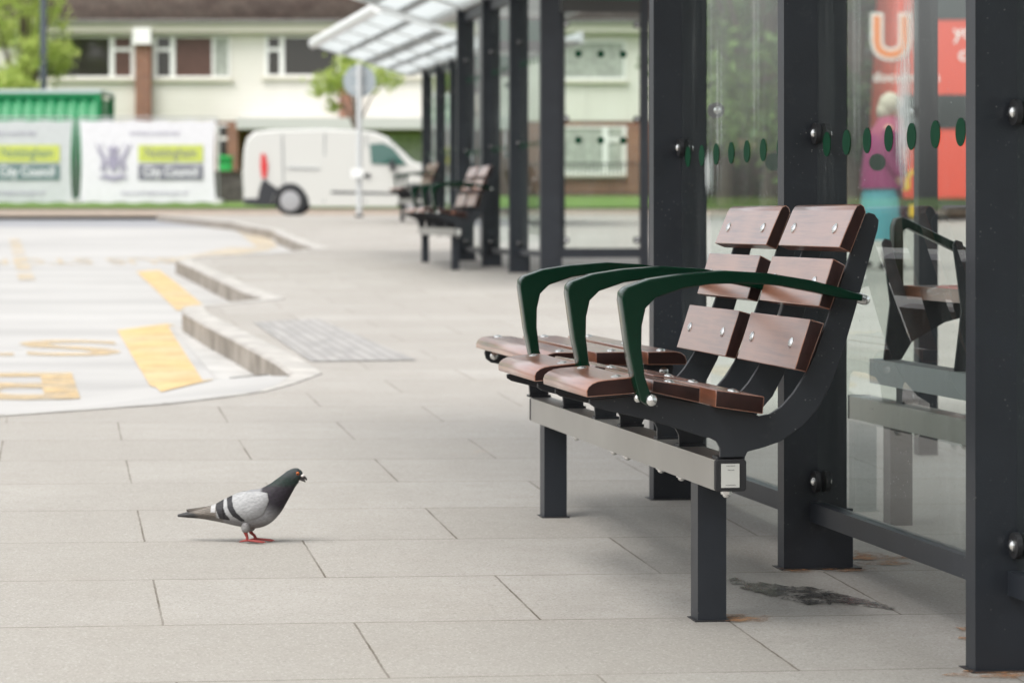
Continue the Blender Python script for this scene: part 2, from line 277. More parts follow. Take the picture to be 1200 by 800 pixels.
# ------------------------------------------------------------------ mesh builder
class MB:
    def __init__(s): s.bm = bmesh.new(); s.mi = 0
    def add(s, vs, fs, mi=None):
        mi = s.mi if mi is None else mi
        v = [s.bm.verts.new(p) for p in vs]
        for f in fs:
            try: q = s.bm.faces.new([v[i] for i in f]); q.material_index = mi
            except ValueError: pass
        return v
    def box(s, x0, x1, y0, y1, z0, z1, mi=None, bev=0):
        v = s.add([(x0, y0, z0), (x1, y0, z0), (x1, y1, z0), (x0, y1, z0), (x0, y0, z1), (x1, y0, z1), (x1, y1, z1), (x0, y1, z1)],
              [(0, 3, 2, 1), (4, 5, 6, 7), (0, 1, 5, 4), (1, 2, 6, 5), (2, 3, 7, 6), (3, 0, 4, 7)], mi)
        if bev: s._bev(v, bev)
        return s
    def _bev(s, v, w, seg=2):
        vs = set(v); ed = [e for e in s.bm.edges if e.verts[0] in vs and e.verts[1] in vs]
        keep = []
        for e in ed:
            if len(e.link_faces) == 2 and e.calc_face_angle(0) > .6: keep.append(e)
        bmesh.ops.bevel(s.bm, geom=keep, offset=w, segments=seg, affect='EDGES', profile=.5, clamp_overlap=True)
    def prism(s, pts, a, b, plane='xz', mi=None, bev=0, seg=2):
        n = len(pts)
        def p(q, t): return {'xz': (q[0], t, q[1]), 'xy': (q[0], q[1], t), 'yz': (t, q[0], q[1])}[plane]
        vs = [p(q, a) for q in pts] + [p(q, b) for q in pts]
        fs = [tuple(range(n)), tuple(range(2 * n - 1, n - 1, -1))] + [(i, i + n, (i + 1) % n + n, (i + 1) % n) for i in range(n)]
        v = s.add(vs, fs, mi)
        if bev: bmesh.ops.recalc_face_normals(s.bm, faces=list({f for q in v for f in q.link_faces})); s._bev(v, bev, seg)
        return s
    def tube(s, pts, rad, n=12, mi=None, cap=True):
        pts = [Vector(p) for p in pts]; rad = rad if isinstance(rad, (list, tuple)) else [rad] * len(pts)
        rings = []; up = None
        for i, p in enumerate(pts):
            t = (pts[min(i + 1, len(pts) - 1)] - pts[max(i - 1, 0)]).normalized()
            if up is None: up = t.orthogonal().normalized()
            up = (up - t * up.dot(t)).normalized(); w = t.cross(up)
            rings.append([p + (up * math.cos(2 * PI * k / n) + w * math.sin(2 * PI * k / n)) * rad[i] for k in range(n)])
        vs = [q for r in rings for q in r]; fs = []
        for i in range(len(pts) - 1):
            for k in range(n): fs.append((i * n + k, i * n + (k + 1) % n, (i + 1) * n + (k + 1) % n, (i + 1) * n + k))
        if cap: fs += [tuple(range(n - 1, -1, -1)), tuple(range((len(pts) - 1) * n, len(pts) * n))]
        s.add(vs, fs, mi); return s
    def ball(s, c, r, mi=None, u=14, v=8, sx=1, sy=1, sz=1):
        vs = [(c[0], c[1], c[2] + r * sz)]
        for i in range(1, v):
            for k in range(u):
                a, b = PI * i / v, 2 * PI * k / u
                vs.append((c[0] + r * sx * math.sin(a) * math.cos(b), c[1] + r * sy * math.sin(a) * math.sin(b), c[2] + r * sz * math.cos(a)))
        vs.append((c[0], c[1], c[2] - r * sz)); e = len(vs) - 1; fs = []
        for k in range(u):
            fs.append((0, 1 + k, 1 + (k + 1) % u)); fs.append((e, 1 + (v - 2) * u + (k + 1) % u, 1 + (v - 2) * u + k))
            for i in range(v - 2): fs.append((1 + i * u + k, 1 + (i + 1) * u + k, 1 + (i + 1) * u + (k + 1) % u, 1 + i * u + (k + 1) % u))
        s.add(vs, fs, mi); return s
    def build(s, name, mats, parent=None, origin=(0, 0, 0), smooth=35, recalc=True, flat=0):
        if recalc: bmesh.ops.recalc_face_normals(s.bm, faces=s.bm.faces)
        if any(origin): bmesh.ops.translate(s.bm, verts=s.bm.verts, vec=-Vector(origin))
        me = bpy.data.meshes.new(name); s.bm.to_mesh(me); s.bm.free()
        for m in (mats if isinstance(mats, (list, tuple)) else [mats]): me.materials.append(m)
        if smooth:
            me.polygons.foreach_set('use_smooth', [True] * len(me.polygons)); me.set_sharp_from_angle(angle=math.radians(smooth))
            for p in me.polygons:
                if len(p.vertices) > 4 or (flat and p.area > flat): p.use_smooth = False
        o = bpy.data.objects.new(name, me); col.objects.link(o)
        if parent: o.parent = parent
        return o
def tag(o, label, cat, group=None, kind=None):
    o['label'] = label; o['category'] = cat
    if group: o['group'] = group
    if kind: o['kind'] = kind
    return o
def empty(name, loc, rz=0):
    o = bpy.data.objects.new(name, None); o.location = loc; o.rotation_euler = (0, 0, rz); o.empty_display_size = .2; col.objects.link(o); return o
def kids(o): return [c for c in bpy.data.objects if c.parent == o]
def copy_tree(o, parent=None):
    c = o.copy(); col.objects.link(c)
    if parent: c.parent = parent
    for k in kids(o): copy_tree(k, c)
    return c
class Frame:
    """A frontal local frame on the ground for far things: x to the right, z up."""
    def __init__(s, px, d):
        s.px, s.s = px, F / d
        x, y = spot(px, d); s.z = ground(x, y); s.loc = (x, y, s.z)
    def x(s, px): return (px - s.px) / s.s
    def h(s, py): return ZC + (257 - py) / s.s - s.z
    def root(s, name): return empty(name, s.loc, -TH)
def text_mesh(name, body, size, m, parent, loc, rot, sx=1, thick=.004, offset=0, align='CENTER'):
    cu = bpy.data.curves.new(name, 'FONT'); cu.body = body; cu.size = size; cu.extrude = thick; cu.offset = offset; cu.align_x = align; cu.align_y = 'CENTER'; cu.resolution_u = 4
    t = bpy.data.objects.new('tmp_text', cu); col.objects.link(t); bpy.context.view_layer.update()
    me = bpy.data.meshes.new_from_object(t.evaluated_get(bpy.context.evaluated_depsgraph_get())); bpy.data.objects.remove(t); bpy.data.curves.remove(cu)
    me.name = name; me.materials.clear(); me.materials.append(m)
    mx = Matrix.Translation(loc) @ Matrix.Rotation(rot[2], 4, 'Z') @ Matrix.Rotation(rot[0], 4, 'X') @ Matrix.Diagonal((sx, 1, 1, 1)); me.transform(mx)
    o = bpy.data.objects.new(name, me); col.objects.link(o)
    if parent: o.parent = parent
    return o

# ------------------------------------------------------------------ ground, pavement, kerb, markings
EDGE = [(1.21, 11.47), (1.1, 10.96), (.98, 10.61), (.79, 10.35), (.59, 10.11), (.3, 9.89), (0, 9.68), (-.28, 9.48), (-3, 7.5), (-14, -.5)]
KLINE = [(3.2, 57), (3.2, 36.2), (3.32, 33.55), (3.2, 32), (3.09, 28.7), (3.07, 26.8), (2.6, 25.6), (1.62, 24.4), (1.5, 23.73), (1.56, 20.35), (1.61, 18.13), (1.67, 17.39),
         (1.25, 16.75), (1.08, 16.45), (1.05, 15.91), (1.09, 14.8), (1.15, 13.58), (1.21, 12.08)] + EDGE
PAVE = KLINE + [(-14, -8), (10, -8), (10, 12), (17, 57)]
def seg_dist(p, a, b):
    ax, ay = b[0] - a[0], b[1] - a[1]; t = max(0, min(1, ((p[0] - a[0]) * ax + (p[1] - a[1]) * ay) / (ax * ax + ay * ay)))
    return math.hypot(p[0] - a[0] - t * ax, p[1] - a[1] - t * ay)
def inside(p, poly):
    r = False
    for i in range(len(poly)):
        (x0, y0), (x1, y1) = poly[i - 1], poly[i]
        if (y0 > p[1]) != (y1 > p[1]) and p[0] < (x1 - x0) * (p[1] - y0) / (y1 - y0) + x0: r = not r
    return r
def road_z(x, y):
    if -15 < x < 3 and -2 < y < 14.5:
        d = min(seg_dist((x, y), a, b) for a, b in zip(EDGE, EDGE[1:]))
        t = min(1, d / (  .4 if inside((x, y), PAVE) else 1.0)); t = t * t * (3 - 2 * t)
        return ground(x, y) - .008 - .105 * t
    return ground(x, y) - .113
def frange(a, b, n): return [a + (b - a) * i / n for i in range(n + 1)]
def grid(name, xs, ys, zf, m):
    b = MB(); nx = len(xs)
    vs = [(x, y, zf(x, y)) for y in ys for x in xs]
    fs = [(j * nx + i, j * nx + i + 1, (j + 1) * nx + i + 1, (j + 1) * nx + i) for j in range(len(ys) - 1) for i in range(nx - 1)]
    b.add(vs, fs); return b.build(name, m, recalc=False)
xs = frange(-250, -14, 12)[:-1] + frange(-14, -3, 22)[:-1] + frange(-3, 2, 40)[:-1] + frange(2, 20, 18)[:-1] + frange(20, 300, 14)
ys = frange(-20, -2, 6)[:-1] + frange(-2, 7, 22)[:-1] + frange(7, 14.5, 60)[:-1] + frange(14.5, 90, 76)[:-1] + frange(90, 400, 10)
tag(grid('road', xs, ys, road_z, M['road']), 'pale worn concrete carriageway beside the raised pavement', 'road', kind='structure')
def sheet(name, pts, zf, m, step, off=0, bx=None):
    bm = bmesh.new(); bm.faces.new([bm.verts.new((x, y, 0)) for x, y in pts])
    x0, x1 = min(p[0] for p in pts), max(p[0] for p in pts); y0, y1 = min(p[1] for p in pts), max(p[1] for p in pts)
    def cut(co, no): bmesh.ops.bisect_plane(bm, geom=bm.verts[:] + bm.edges[:] + bm.faces[:], plane_co=co, plane_no=no, dist=1e-5)
    y = math.floor(y0 / step) * step + step
    while y < y1: cut((0, y, 0), (0, 1, 0)); y += step * (1 if y < 60 else 4)
    sx = bx or step; x = math.floor(x0 / sx) * sx + sx
    while x < x1: cut((x, 0, 0), (1, 0, 0)); x += sx
    bmesh.ops.triangulate(bm, faces=bm.faces[:])
    for v in bm.verts: v.co.z = zf(v.co.x, v.co.y) + off
    for f in bm.faces:
        f.normal_update()
        if f.normal.z < 0: f.normal_flip()
    me = bpy.data.meshes.new(name); bm.to_mesh(me); bm.free(); me.materials.append(m)
    me.polygons.foreach_set('use_smooth', [True] * len(me.polygons))
    o = bpy.data.objects.new(name, me); col.objects.link(o); return o
tag(sheet('pavement', PAVE, ground, M['paving'], 1.0, bx=2.0), 'pale grey paving slabs of the bus station footway', 'pavement', kind='structure')
# kerb stones following the pavement's edge
def subdivide(line, step):
    o = []
    for a, b in zip(line, line[1:]):
        n = max(1, int(math.hypot(b[0] - a[0], b[1] - a[1]) / step))
        o += [(a[0] + (b[0] - a[0]) * i / n, a[1] + (b[1] - a[1]) * i / n) for i in range(n)]
    return o + [line[-1]]
KL = subdivide(KLINE, .45)
b = MB(); prev = None; wid = .13; out = []
for i, p in enumerate(KL):
    a, c = KL[max(0, i - 1)], KL[min(len(KL) - 1, i + 1)]
    t = Vector((c[0] - a[0], c[1] - a[1])).normalized(); n = Vector((-t[1], t[0]))     # line runs towards the viewer: its left is the pavement side
    wid = .125 if p[1] > 11.4 else max(.035, .125 - .10 * (11.4 - p[1]) / .7)
    q = (p[0] + n[0] * wid, p[1] + n[1] * wid)
    o_ = (p[0] - n[0] * .008, p[1] - n[1] * .008)
    zt = ground(*p) + .004
    out.append([(q[0], q[1], ground(*q) - .02), (q[0], q[1], ground(*q) + .004), (p[0] + n[0] * .012, p[1] + n[1] * .012, zt), (o_[0], o_[1], zt - .012), (o_[0], o_[1], zt - .16)])
vs = [v for r in out for v in r]
b.add(vs, [(i * 5 + k, i * 5 + k + 1, (i + 1) * 5 + k + 1, (i + 1) * 5 + k) for i in range(len(out) - 1) for k in range(3)])
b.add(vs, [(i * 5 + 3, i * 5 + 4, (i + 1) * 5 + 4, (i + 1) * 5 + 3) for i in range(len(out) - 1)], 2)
for i in range(2, len(out) - 1, 2):            # dark joints between stones, 2 mm proud
    r = out[i]; d = (Vector(out[i + 1][3]) - Vector(r[3])).normalized() * .006
    n = (Vector(r[3]) - Vector(r[1])); n.z = 0; n.normalize(); up = Vector((0, 0, .002)) + n * .002
    ln = [Vector(q) + up for q in r[1:]]
    b.add(ln + [q + d for q in ln], [(0, 1, 5, 4), (1, 2, 6, 5), (2, 3, 7, 6)], 1)
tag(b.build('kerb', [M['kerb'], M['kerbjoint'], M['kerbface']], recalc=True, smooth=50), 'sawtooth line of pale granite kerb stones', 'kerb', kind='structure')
def marking(pts, label, m='yellow', step=.2):
    tag(sheet('road_marking', pts, road_z, M[m], step, .004), label, 'road marking', kind='structure')
marking([(.67, 16.01), (.99, 16.65), (.94, 14.2), (.89, 11.6), (.65, 11.3), (.66, 13.8)], 'wide faded yellow bar beside the nearest raised kerb')
marking([(1.17, 24.05), (1.39, 24.41), (1.36, 18.51), (1.14, 18.01)], 'wide yellow bar beside the second raised kerb')
marking([(.99, 16.65), (1.03, 16.45), (.97, 16.35)], 'thin yellow line closing the near bay')
marking([(3.5, 43.1), (4.0, 43.4), (3.05, 30.4), (2.8, 30.1)], 'pale yellow bar beside the farthest kerb', 'palepaint')
marking([(2.5, 30.5), (2.95, 30.4), (2.9, 29.7), (1.7, 26.3), (1.5, 26.3)], 'faded yellow angled line near the third kerb', 'palepaint')
for k in range(6):
    y0 = 22.4 + k * 2.1; x0 = .15 - .02 * k / 3
    marking([(x0, y0), (x0 + .13, y0), (x0 + .125, y0 + 1.35), (x0 - .005, y0 + 1.35)], 'pale yellow dashed bay line in the far left of the road', 'palepaint', .5)
tag(sheet('gutter_channel', [(1.04, 16.2), (1.08, 14.8), (1.14, 13.58), (1.19, 12.3), (1.12, 11.6), (.97, 11.6), (.98, 13.2), (1.0, 16.2)], road_z, M['channel'], .2, .003), 'paler concrete channel along the foot of the near kerb', 'channel', kind='structure')
def road_text(body, x, y, size, sx, m, label, off=.02):
    o = text_mesh('road_lettering', body, size, M[m], None, (0, 0, 0), (0, 0, PI), sx, 0, off)
    me = o.data; mxx = max(v.co.x for v in me.vertices); cy = sum(v.co.y for v in me.vertices) / len(me.vertices)
    for v in me.vertices: v.co = (v.co.x - mxx + x, v.co.y - cy + y, 0)
    bm = bmesh.new(); bm.from_mesh(me)
    for k in range(1, 14):
        bmesh.ops.bisect_plane(bm, geom=bm.verts[:] + bm.edges[:] + bm.faces[:], plane_co=(0, y - size + k * size * 2 / 14, 0), plane_no=(0, 1, 0), dist=1e-5)
    bmesh.ops.triangulate(bm, faces=bm.faces[:])
    for v in bm.verts: v.co.z = road_z(v.co.x, v.co.y) + .004
    for f_ in bm.faces:
        f_.normal_update()
        if f_.normal.z < 0: f_.normal_flip()
    bm.to_mesh(me); bm.free()
    tag(o, label, 'road marking', kind='structure')
road_text('STOP', .62, 14.55, 1.62, .78, 'faded', 'yellow painted letters of the farther word in the near bay')
road_text('BUS', .33, 12.3, 2.0, .55, 'faded', 'yellow painted letters of the nearer word in the near bay', .035)
road_text('BUS STOP', 1.7, 26.6, 2.2, .19, 'palepaint', 'pale worn yellow lettering far across the road')
tag(sheet('setts', [(1.36, 14.95), (1.75, 15.25), (1.85, 12.2), (1.36, 12.13)], ground, M['setts'], .5, .004), 'rectangle of darker small setts set in the pavement', 'setts', kind='structure')
st = []
SR = random.Random(5)
for i in range(90):
    t = i / 90 * 2 * PI; e, w_ = math.cos(t), math.sin(t)
    wd = (.125 - .05 * e) * (abs(w_) ** .8) * (1 if w_ > 0 else -1) * SR.uniform(.8, 1.12) + .03 * math.sin(4 * e)
    st.append((1.695 + .125 * e + SR.uniform(-.006, .006), 5.60 - .16 * e + wd))
for (cx, cy, rx, ry) in ((1.47, 5.33, .07, .05), (1.80, 4.70, .12, .05), (1.93, 5.05, .10, .16), (1.84, 5.95, .14, .05), (2.0, 6.1, .1, .12)):
    tag(sheet('rust_stain', [(cx + rx * math.cos(i / 20 * 2 * PI) * SR.uniform(.75, 1.1), cy + ry * math.sin(i / 20 * 2 * PI) * SR.uniform(.75, 1.1)) for i in range(20)], ground, M['rust'], .05, .0025), 'faint orange rust stain on the slabs by a charcoal post foot', 'stain', 'rust stains by the post feet', 'structure')
tag(sheet('wet_stain', st, ground, M['wet'], .05, .003), 'dark wet gritty spill on the slabs under the glass wall', 'stain', kind='structure')

# far side of the road: kerb, verge, house ground (frontal)
def far_poly(pxa, pxb, d0, d1): return [spot(pxa * 1.0, d0), spot(pxb, d0), spot(pxb, d1), spot(pxa, d1)]
tag(sheet('far_kerb', far_poly(-2400, 3600, 59.2, 64.6), ground, M['brownkerb'], 2, -.03, bx=8), 'brownish kerb and footway on the far side of the road', 'kerb', kind='structure')
tag(sheet('grass_verge', far_poly(-2400, 3600, 64.6, 140), lambda x, y: ground(x, y) + (.012 if x * SN + y * CS < 64.8 else .02), M['grass'], 2, 0, bx=8), 'strip of green grass in front of the houses', 'grass', kind='structure')

# ------------------------------------------------------------------ bench
FR = [(1.1224, .4713), (1.214, .4785), (1.2429, .4798), (1.3455, .4603), (1.3748, .4532), (1.4437, .444), (1.4628, .4345), (1.4853, .4384), (1.5078, .4532), (1.5322, .4797), (1.5548, .513), (1.5757, .5548), (1.5914, .5966), (1.6054, .6335), (1.6281, .6939), (1.6509, .7577), (1.6632, .7981), (1.6725, .8254), (1.686, .8335), (1.6983, .8301), (1.7071, .8183), (1.7053, .8015), (1.6807, .7172), (1.6579, .6382), (1.6334, .5593), (1.6106, .499), (1.5844, .4506), (1.5496, .4124), (1.5061, .3846), (1.4714, .3734), (1.4386, .3655), (1.4334, .3545), (1.3834, .3545), (1.3834, .3731), (1.3765, .3865), (1.3627, .3934), (1.3473, .3961), (1.2548, .4265), (1.18, .4441), (1.1325, .4563), (1.1224, .463)]
ARM = [(1.2076, .4715), (1.1975, .506), (1.1841, .5699), (1.1707, .6648), (1.1724, .6811), (1.1807, .6892), (1.2261, .7054), (1.2901, .715), (1.3748, .7213), (1.46, .716), (1.5458, .7025), (1.6061, .6873), (1.6528, .6738), (1.651, .6605), (1.6061, .6674), (1.5458, .6801), (1.4857, .6911), (1.4191, .6964), (1.3477, .6951), (1.2918, .6871), (1.2379, .6693), (1.2177, .6498), (1.2101, .6155), (1.2093, .5729), (1.216, .5189), (1.2261, .4877), (1.2345, .4712), (1.2227, .4615)]
SLAT = dict(
    seat=[[(1.1089, .4778), (1.1081, .4902), (1.1114, .4983), (1.1198, .5048), (1.1299, .5088), (1.1434, .5111), (1.204, .5162), (1.2074, .4841)],
          [(1.2362, .4862), (1.2396, .5101), (1.3347, .4941), (1.333, .4644)], [(1.3637, .4557), (1.3655, .4897), (1.4632, .4752), (1.4597, .4412)]],
    back=[[(1.5235, .527), (1.5546, .625), (1.5841, .6165), (1.5477, .5217)], [(1.572, .6499), (1.6015, .7432), (1.6275, .7298), (1.5962, .6431)],
          [(1.6136, .7649), (1.6449, .8384), (1.6502, .8468), (1.6589, .8501), (1.6659, .8451), (1.6694, .8334), (1.638, .7548)]],
    perch=[[(1.246, .478), (1.246, .490), (1.250, .499), (1.260, .506), (1.272, .509), (1.342, .509), (1.342, .478)], [(1.372, .478), (1.372, .509), (1.468, .509), (1.468, .478)],
           [(1.496, .478), (1.496, .509), (1.566, .509), (1.578, .506), (1.587, .499), (1.591, .489), (1.591, .478)]])
BO = (1.404, 6.1, .02)
bolt_mesh = {}
def bolt(parent, p, direction, name='bolt'):
    """small domed bolt head; one mesh per direction, shared by every copy"""
    d = Vector(direction).normalized(); key = tuple(round(c, 2) for c in d)
    if key not in bolt_mesh:
        b = MB(); q = d * .002
        b.tube([(0, 0, 0), tuple(d * .0015), tuple(d * .0032), tuple(d * .0046), tuple(d * .0052)], [.0112, .0110, .0088, .0048, .0006], 16); b.tube([tuple(d * .0050), tuple(d * .0056)], .0028, 6)
        o = b.build('bolt', M['bolt'], parent); bolt_mesh[key] = o.data
    else:
        o = bpy.data.objects.new(name, bolt_mesh[key]); col.objects.link(o); o.parent = parent
    o.location = Vector(p) - Vector(BO)
def nrm(a, b_): v = Vector((b_[0] - a[0], 0, b_[1] - a[1])); return Vector((-v.z, 0, v.x)).normalized()
def end_faces(o):
    for p in o.data.polygons:
        if abs(p.normal.y) > .95: p.material_index = 1
def make_bench():
    root = empty('bench', BO)
    b = MB(); b.box(1.374, 1.434, 5.178, 7.06, .29, .35, bev=.005); beam = b.build('beam', M['steel'], root, BO, flat=.02)
    b = MB(); b.prism([(1.3725, .293), (1.377, .2885), (1.431, .2885), (1.4355, .293), (1.4355, .347), (1.431, .3515), (1.377, .3515), (1.3725, .347)], 5.166, 5.1785, bev=.002); b.build('end_cap', M['rubber'], beam, BO)
    b = MB(); b.prism([(1.3725, .293), (1.377, .2885), (1.431, .2885), (1.4355, .293), (1.4355, .347), (1.431, .3515), (1.377, .3515), (1.3725, .347)], 7.0595, 7.072, bev=.002); b.build('end_cap', M['rubber'], beam, BO)
    b = MB(); b.box(1.384, 1.4205, 5.1635, 5.1657, .2965, .343)
    for z, x0, x1 in ((.339, 1.394, 1.411), (.331, 1.397, 1.408), (.3015, 1.393, 1.412)):
        x = x0
        while x < x1: w_ = random.uniform(.001, .0025); b.box(x, x + w_, 5.1629, 5.1633, z - .0006, z + .0006, 1); x += w_ + .0008
    b.build('label_sticker', [M['sticker'], M['ink']], beam, BO)
    for y, zb in ((5.31, -.06), (6.88, -.02)):
        b = MB(); b.box(1.3745, 1.4335, y, y + .056, zb, .2895, bev=.004); leg = b.build('leg', M['paint'], root, BO, flat=.008)
        b = MB(); g = ground(1.404, y); b.box(1.368, 1.440, y - .006, y + .062, g - .012, g + .003); b.build('foot_collar', M['rubber'], leg, BO)
    for y in (5.2, 5.56, 5.74, 6.06, 6.2, 6.62):       # domed nuts under the beam
        b = MB(); b.tube([(1.404, y, .290), (1.404, y, .280)], .011, 6); b.ball((1.404, y, .279), .008, sz=.9); b.build('nut', M['bolt'], beam, BO)
    for y in (5.17, 5.50, 5.69, 6.045):
        b = MB(); b.prism(FR, y, y + .010, bev=.0012, seg=1)
        b.box(1.381, 1.436, y + (.010 if y < 5.2 else -.012), y + (.052 if y < 5.2 else .024), .350, .3555)
        b.tube([(1.404, y + .03, .3555), (1.404, y + .03, .362)], .012, 6)
        b.build('frame', M['frame'], root, BO)
    for y in (6.29, 6.66, 7.10):
        b = MB(); b.prism([(1.262, .4775), (1.258, .468), (1.262, .452), (1.275, .442), (1.335, .430), (1.362, .418), (1.376, .398), (1.380, .3545), (1.430, .3545), (1.434, .398), (1.448, .418), (1.475, .430), (1.552, .442), (1.566, .452), (1.570, .468), (1.566, .4775)], y, y + .010, bev=.0012, seg=1)
        b.box(1.376, 1.434, y - .012, y + .026, .350, .3555)
        fr_ = b.build('frame', M['frame'], root, BO)
        bolt(fr_, (1.283, y, .460), (0, -1, 0)); bolt(fr_, (1.545, y, .460), (0, -1, 0))
    for y0 in (5.135, 5.655):
        for name, key in (('seat', 'seat'), ('backrest', 'back')):
            b = MB()
            for pr in SLAT[key]: b.prism(pr, y0, y0 + .425, bev=.0018, seg=2)
            o = b.build(name, [M['wood'], M['endgrain']], root, BO, flat=.009); end_faces(o)
            for i, pr in enumerate(SLAT[key]):
                if key == 'seat': a, c = (pr[4], pr[6]) if i == 0 else (pr[1], pr[2])
                else: a, c = pr[0], pr[1]
                n = nrm(a, c); mid = Vector(((a[0] * .5 + c[0] * .5), 0, a[1] * .5 + c[1] * .5))
                if key == 'seat' and i == 0: mid.x += .012
                for yy in ((.055, .37) if key == 'seat' else (.075, .36)): bolt(o, (mid.x, y0 + yy, mid.z), n)
    b = MB()
    for pr in SLAT['perch']: b.prism(pr, 6.25, 7.165, bev=.0018)
    o = b.build('perch_seat', [M['wood'], M['endgrain']], root, BO, flat=.018); end_faces(o)
    for x in (1.295, 1.42, 1.54):
        for y in (6.30, 6.67, 7.11): bolt(o, (x, y, .509), (0, 0, 1))
    for y in (5.10, 5.605, 6.14):
        b = MB(); b.prism(ARM, y, y + .05, bev=.003, seg=2)
        a = b.build('armrest', M['green'], root, BO)
        b = MB(); b.tube([(1.2278, y - .004, .4735), (1.2278, y + .075, .4735)], .011, 14); b.ball((1.2278, y - .006, .4735), .0115); b.build('bolt', M['bolt'], a, BO)
        b = MB(); b.tube([(1.218, y + .03, .4755), (1.21, y + .03, .4755)], .009, 6); b.ball((1.209, y + .03, .4755), .0085); b.build('bolt', M['bolt'], a, BO)
        b = MB(); b.tube([(1.648, y + .025, .6672), (1.662, y + .025, .663)], .0105, 14); b.ball((1.664, y + .025, .6625), .010); b.build('bolt', M['bolt'], a, BO)
    return root
bench = make_bench()
BG = 'benches in a row of bus shelters'
tag(bench, 'nearest bench with dark green arms and red-brown slats, in sharp focus', 'bench', BG)
for dx, dy, lab in ((2.18, 16.25, 'blurred middle bench behind the near bench, in front of the second shelter'), (4.36, 32.5, 'farthest blurred bench, smallest, against the third shelter')):
    o = copy_tree(bench); o.location = (BO[0] + dx, BO[1] + dy, BO[2] + ground(1.404 + dx, 5.6 + dy) - ground(1.404, 5.6)); o['label'] = lab

def make_perch():
    O = (2.26, 6.1, .02); root = empty('perch_bench', O)
    tag(root, 'raised perch with grey double beam and one green arm behind the near glass wall', 'bench')
    cap = lambda y: [(2.2275, y), (2.2905, y), (2.2905, y + .012), (2.2275, y + .012)]
    b = MB(); b.box(2.229, 2.289, 5.12, 7.0, .29, .35, bev=.005); bm_ = b.build('beam', M['steel'], root, O, flat=.02)
    for y in (5.107, 7.0005): b = MB(); b.prism(cap(y), .2885, .3515, 'xy', bev=.003); b.build('end_cap', M['rubber'], bm_, O)
    b = MB(); b.box(2.262, 2.322, 5.15, 6.93, .388, .452, bev=.014); b.build('upper_rail', M['galv'], root, O, flat=.02)
    for y, zb in ((5.42, -.06), (6.66, -.02)):
        b = MB(); b.box(2.2295, 2.2885, y, y + .056, zb, .2895, bev=.004); b.build('leg', M['paint'], root, O, flat=.008)
        b = MB(); b.box(2.262, 2.289, y, y + .05, .3502, .3878); b.build('spacer', M['frame'], root, O)
    for y in (6.55, 6.2, 5.8, 5.4): b = MB(); b.tube([(2.26, y, .290), (2.26, y, .280)], .011, 6); b.ball((2.26, y, .279), .008); b.build('nut', M['bolt'], bm_, O)
    for y in (5.30, 5.75, 6.30, 6.84):
        b = MB(); b.prism([(2.272, .4525), (2.320, .4525), (2.35, .50), (2.44, .55), (2.54, .575), (2.645, .585), (2.645, .612), (2.337, .612), (2.307, .70), (2.292, .765), (2.276, .77), (2.268, .758), (2.278, .69), (2.290, .60)], y, y + .010, bev=.0012, seg=1); b.build('frame', M['frame'], root, O)
    b = MB()
    for x0, x1 in ((2.294, 2.385), (2.405, 2.50), (2.52, 2.615)): b.box(x0, x1, 5.2, 6.90, .6125, .646, bev=.004)
    st_ = b.build('seat', [M['wood'], M['endgrain']], root, (O[0] - .045, O[1], O[2]), flat=.02); end_faces(st_)
    b = MB(); b.prism([(2.275, .56), (2.262, .66), (2.262, .80), (2.270, .822), (2.288, .826), (2.42, .765), (2.60, .685), (2.63, .66), (2.63, .60), (2.612, .60), (2.610, .652), (2.59, .668), (2.42, .742), (2.300, .798), (2.288, .790), (2.288, .66), (2.297, .56)], 6.86, 6.90, bev=.003); b.build('armrest', M['green'], root, (O[0] - .045, O[1], O[2]))
    return root
make_perch()
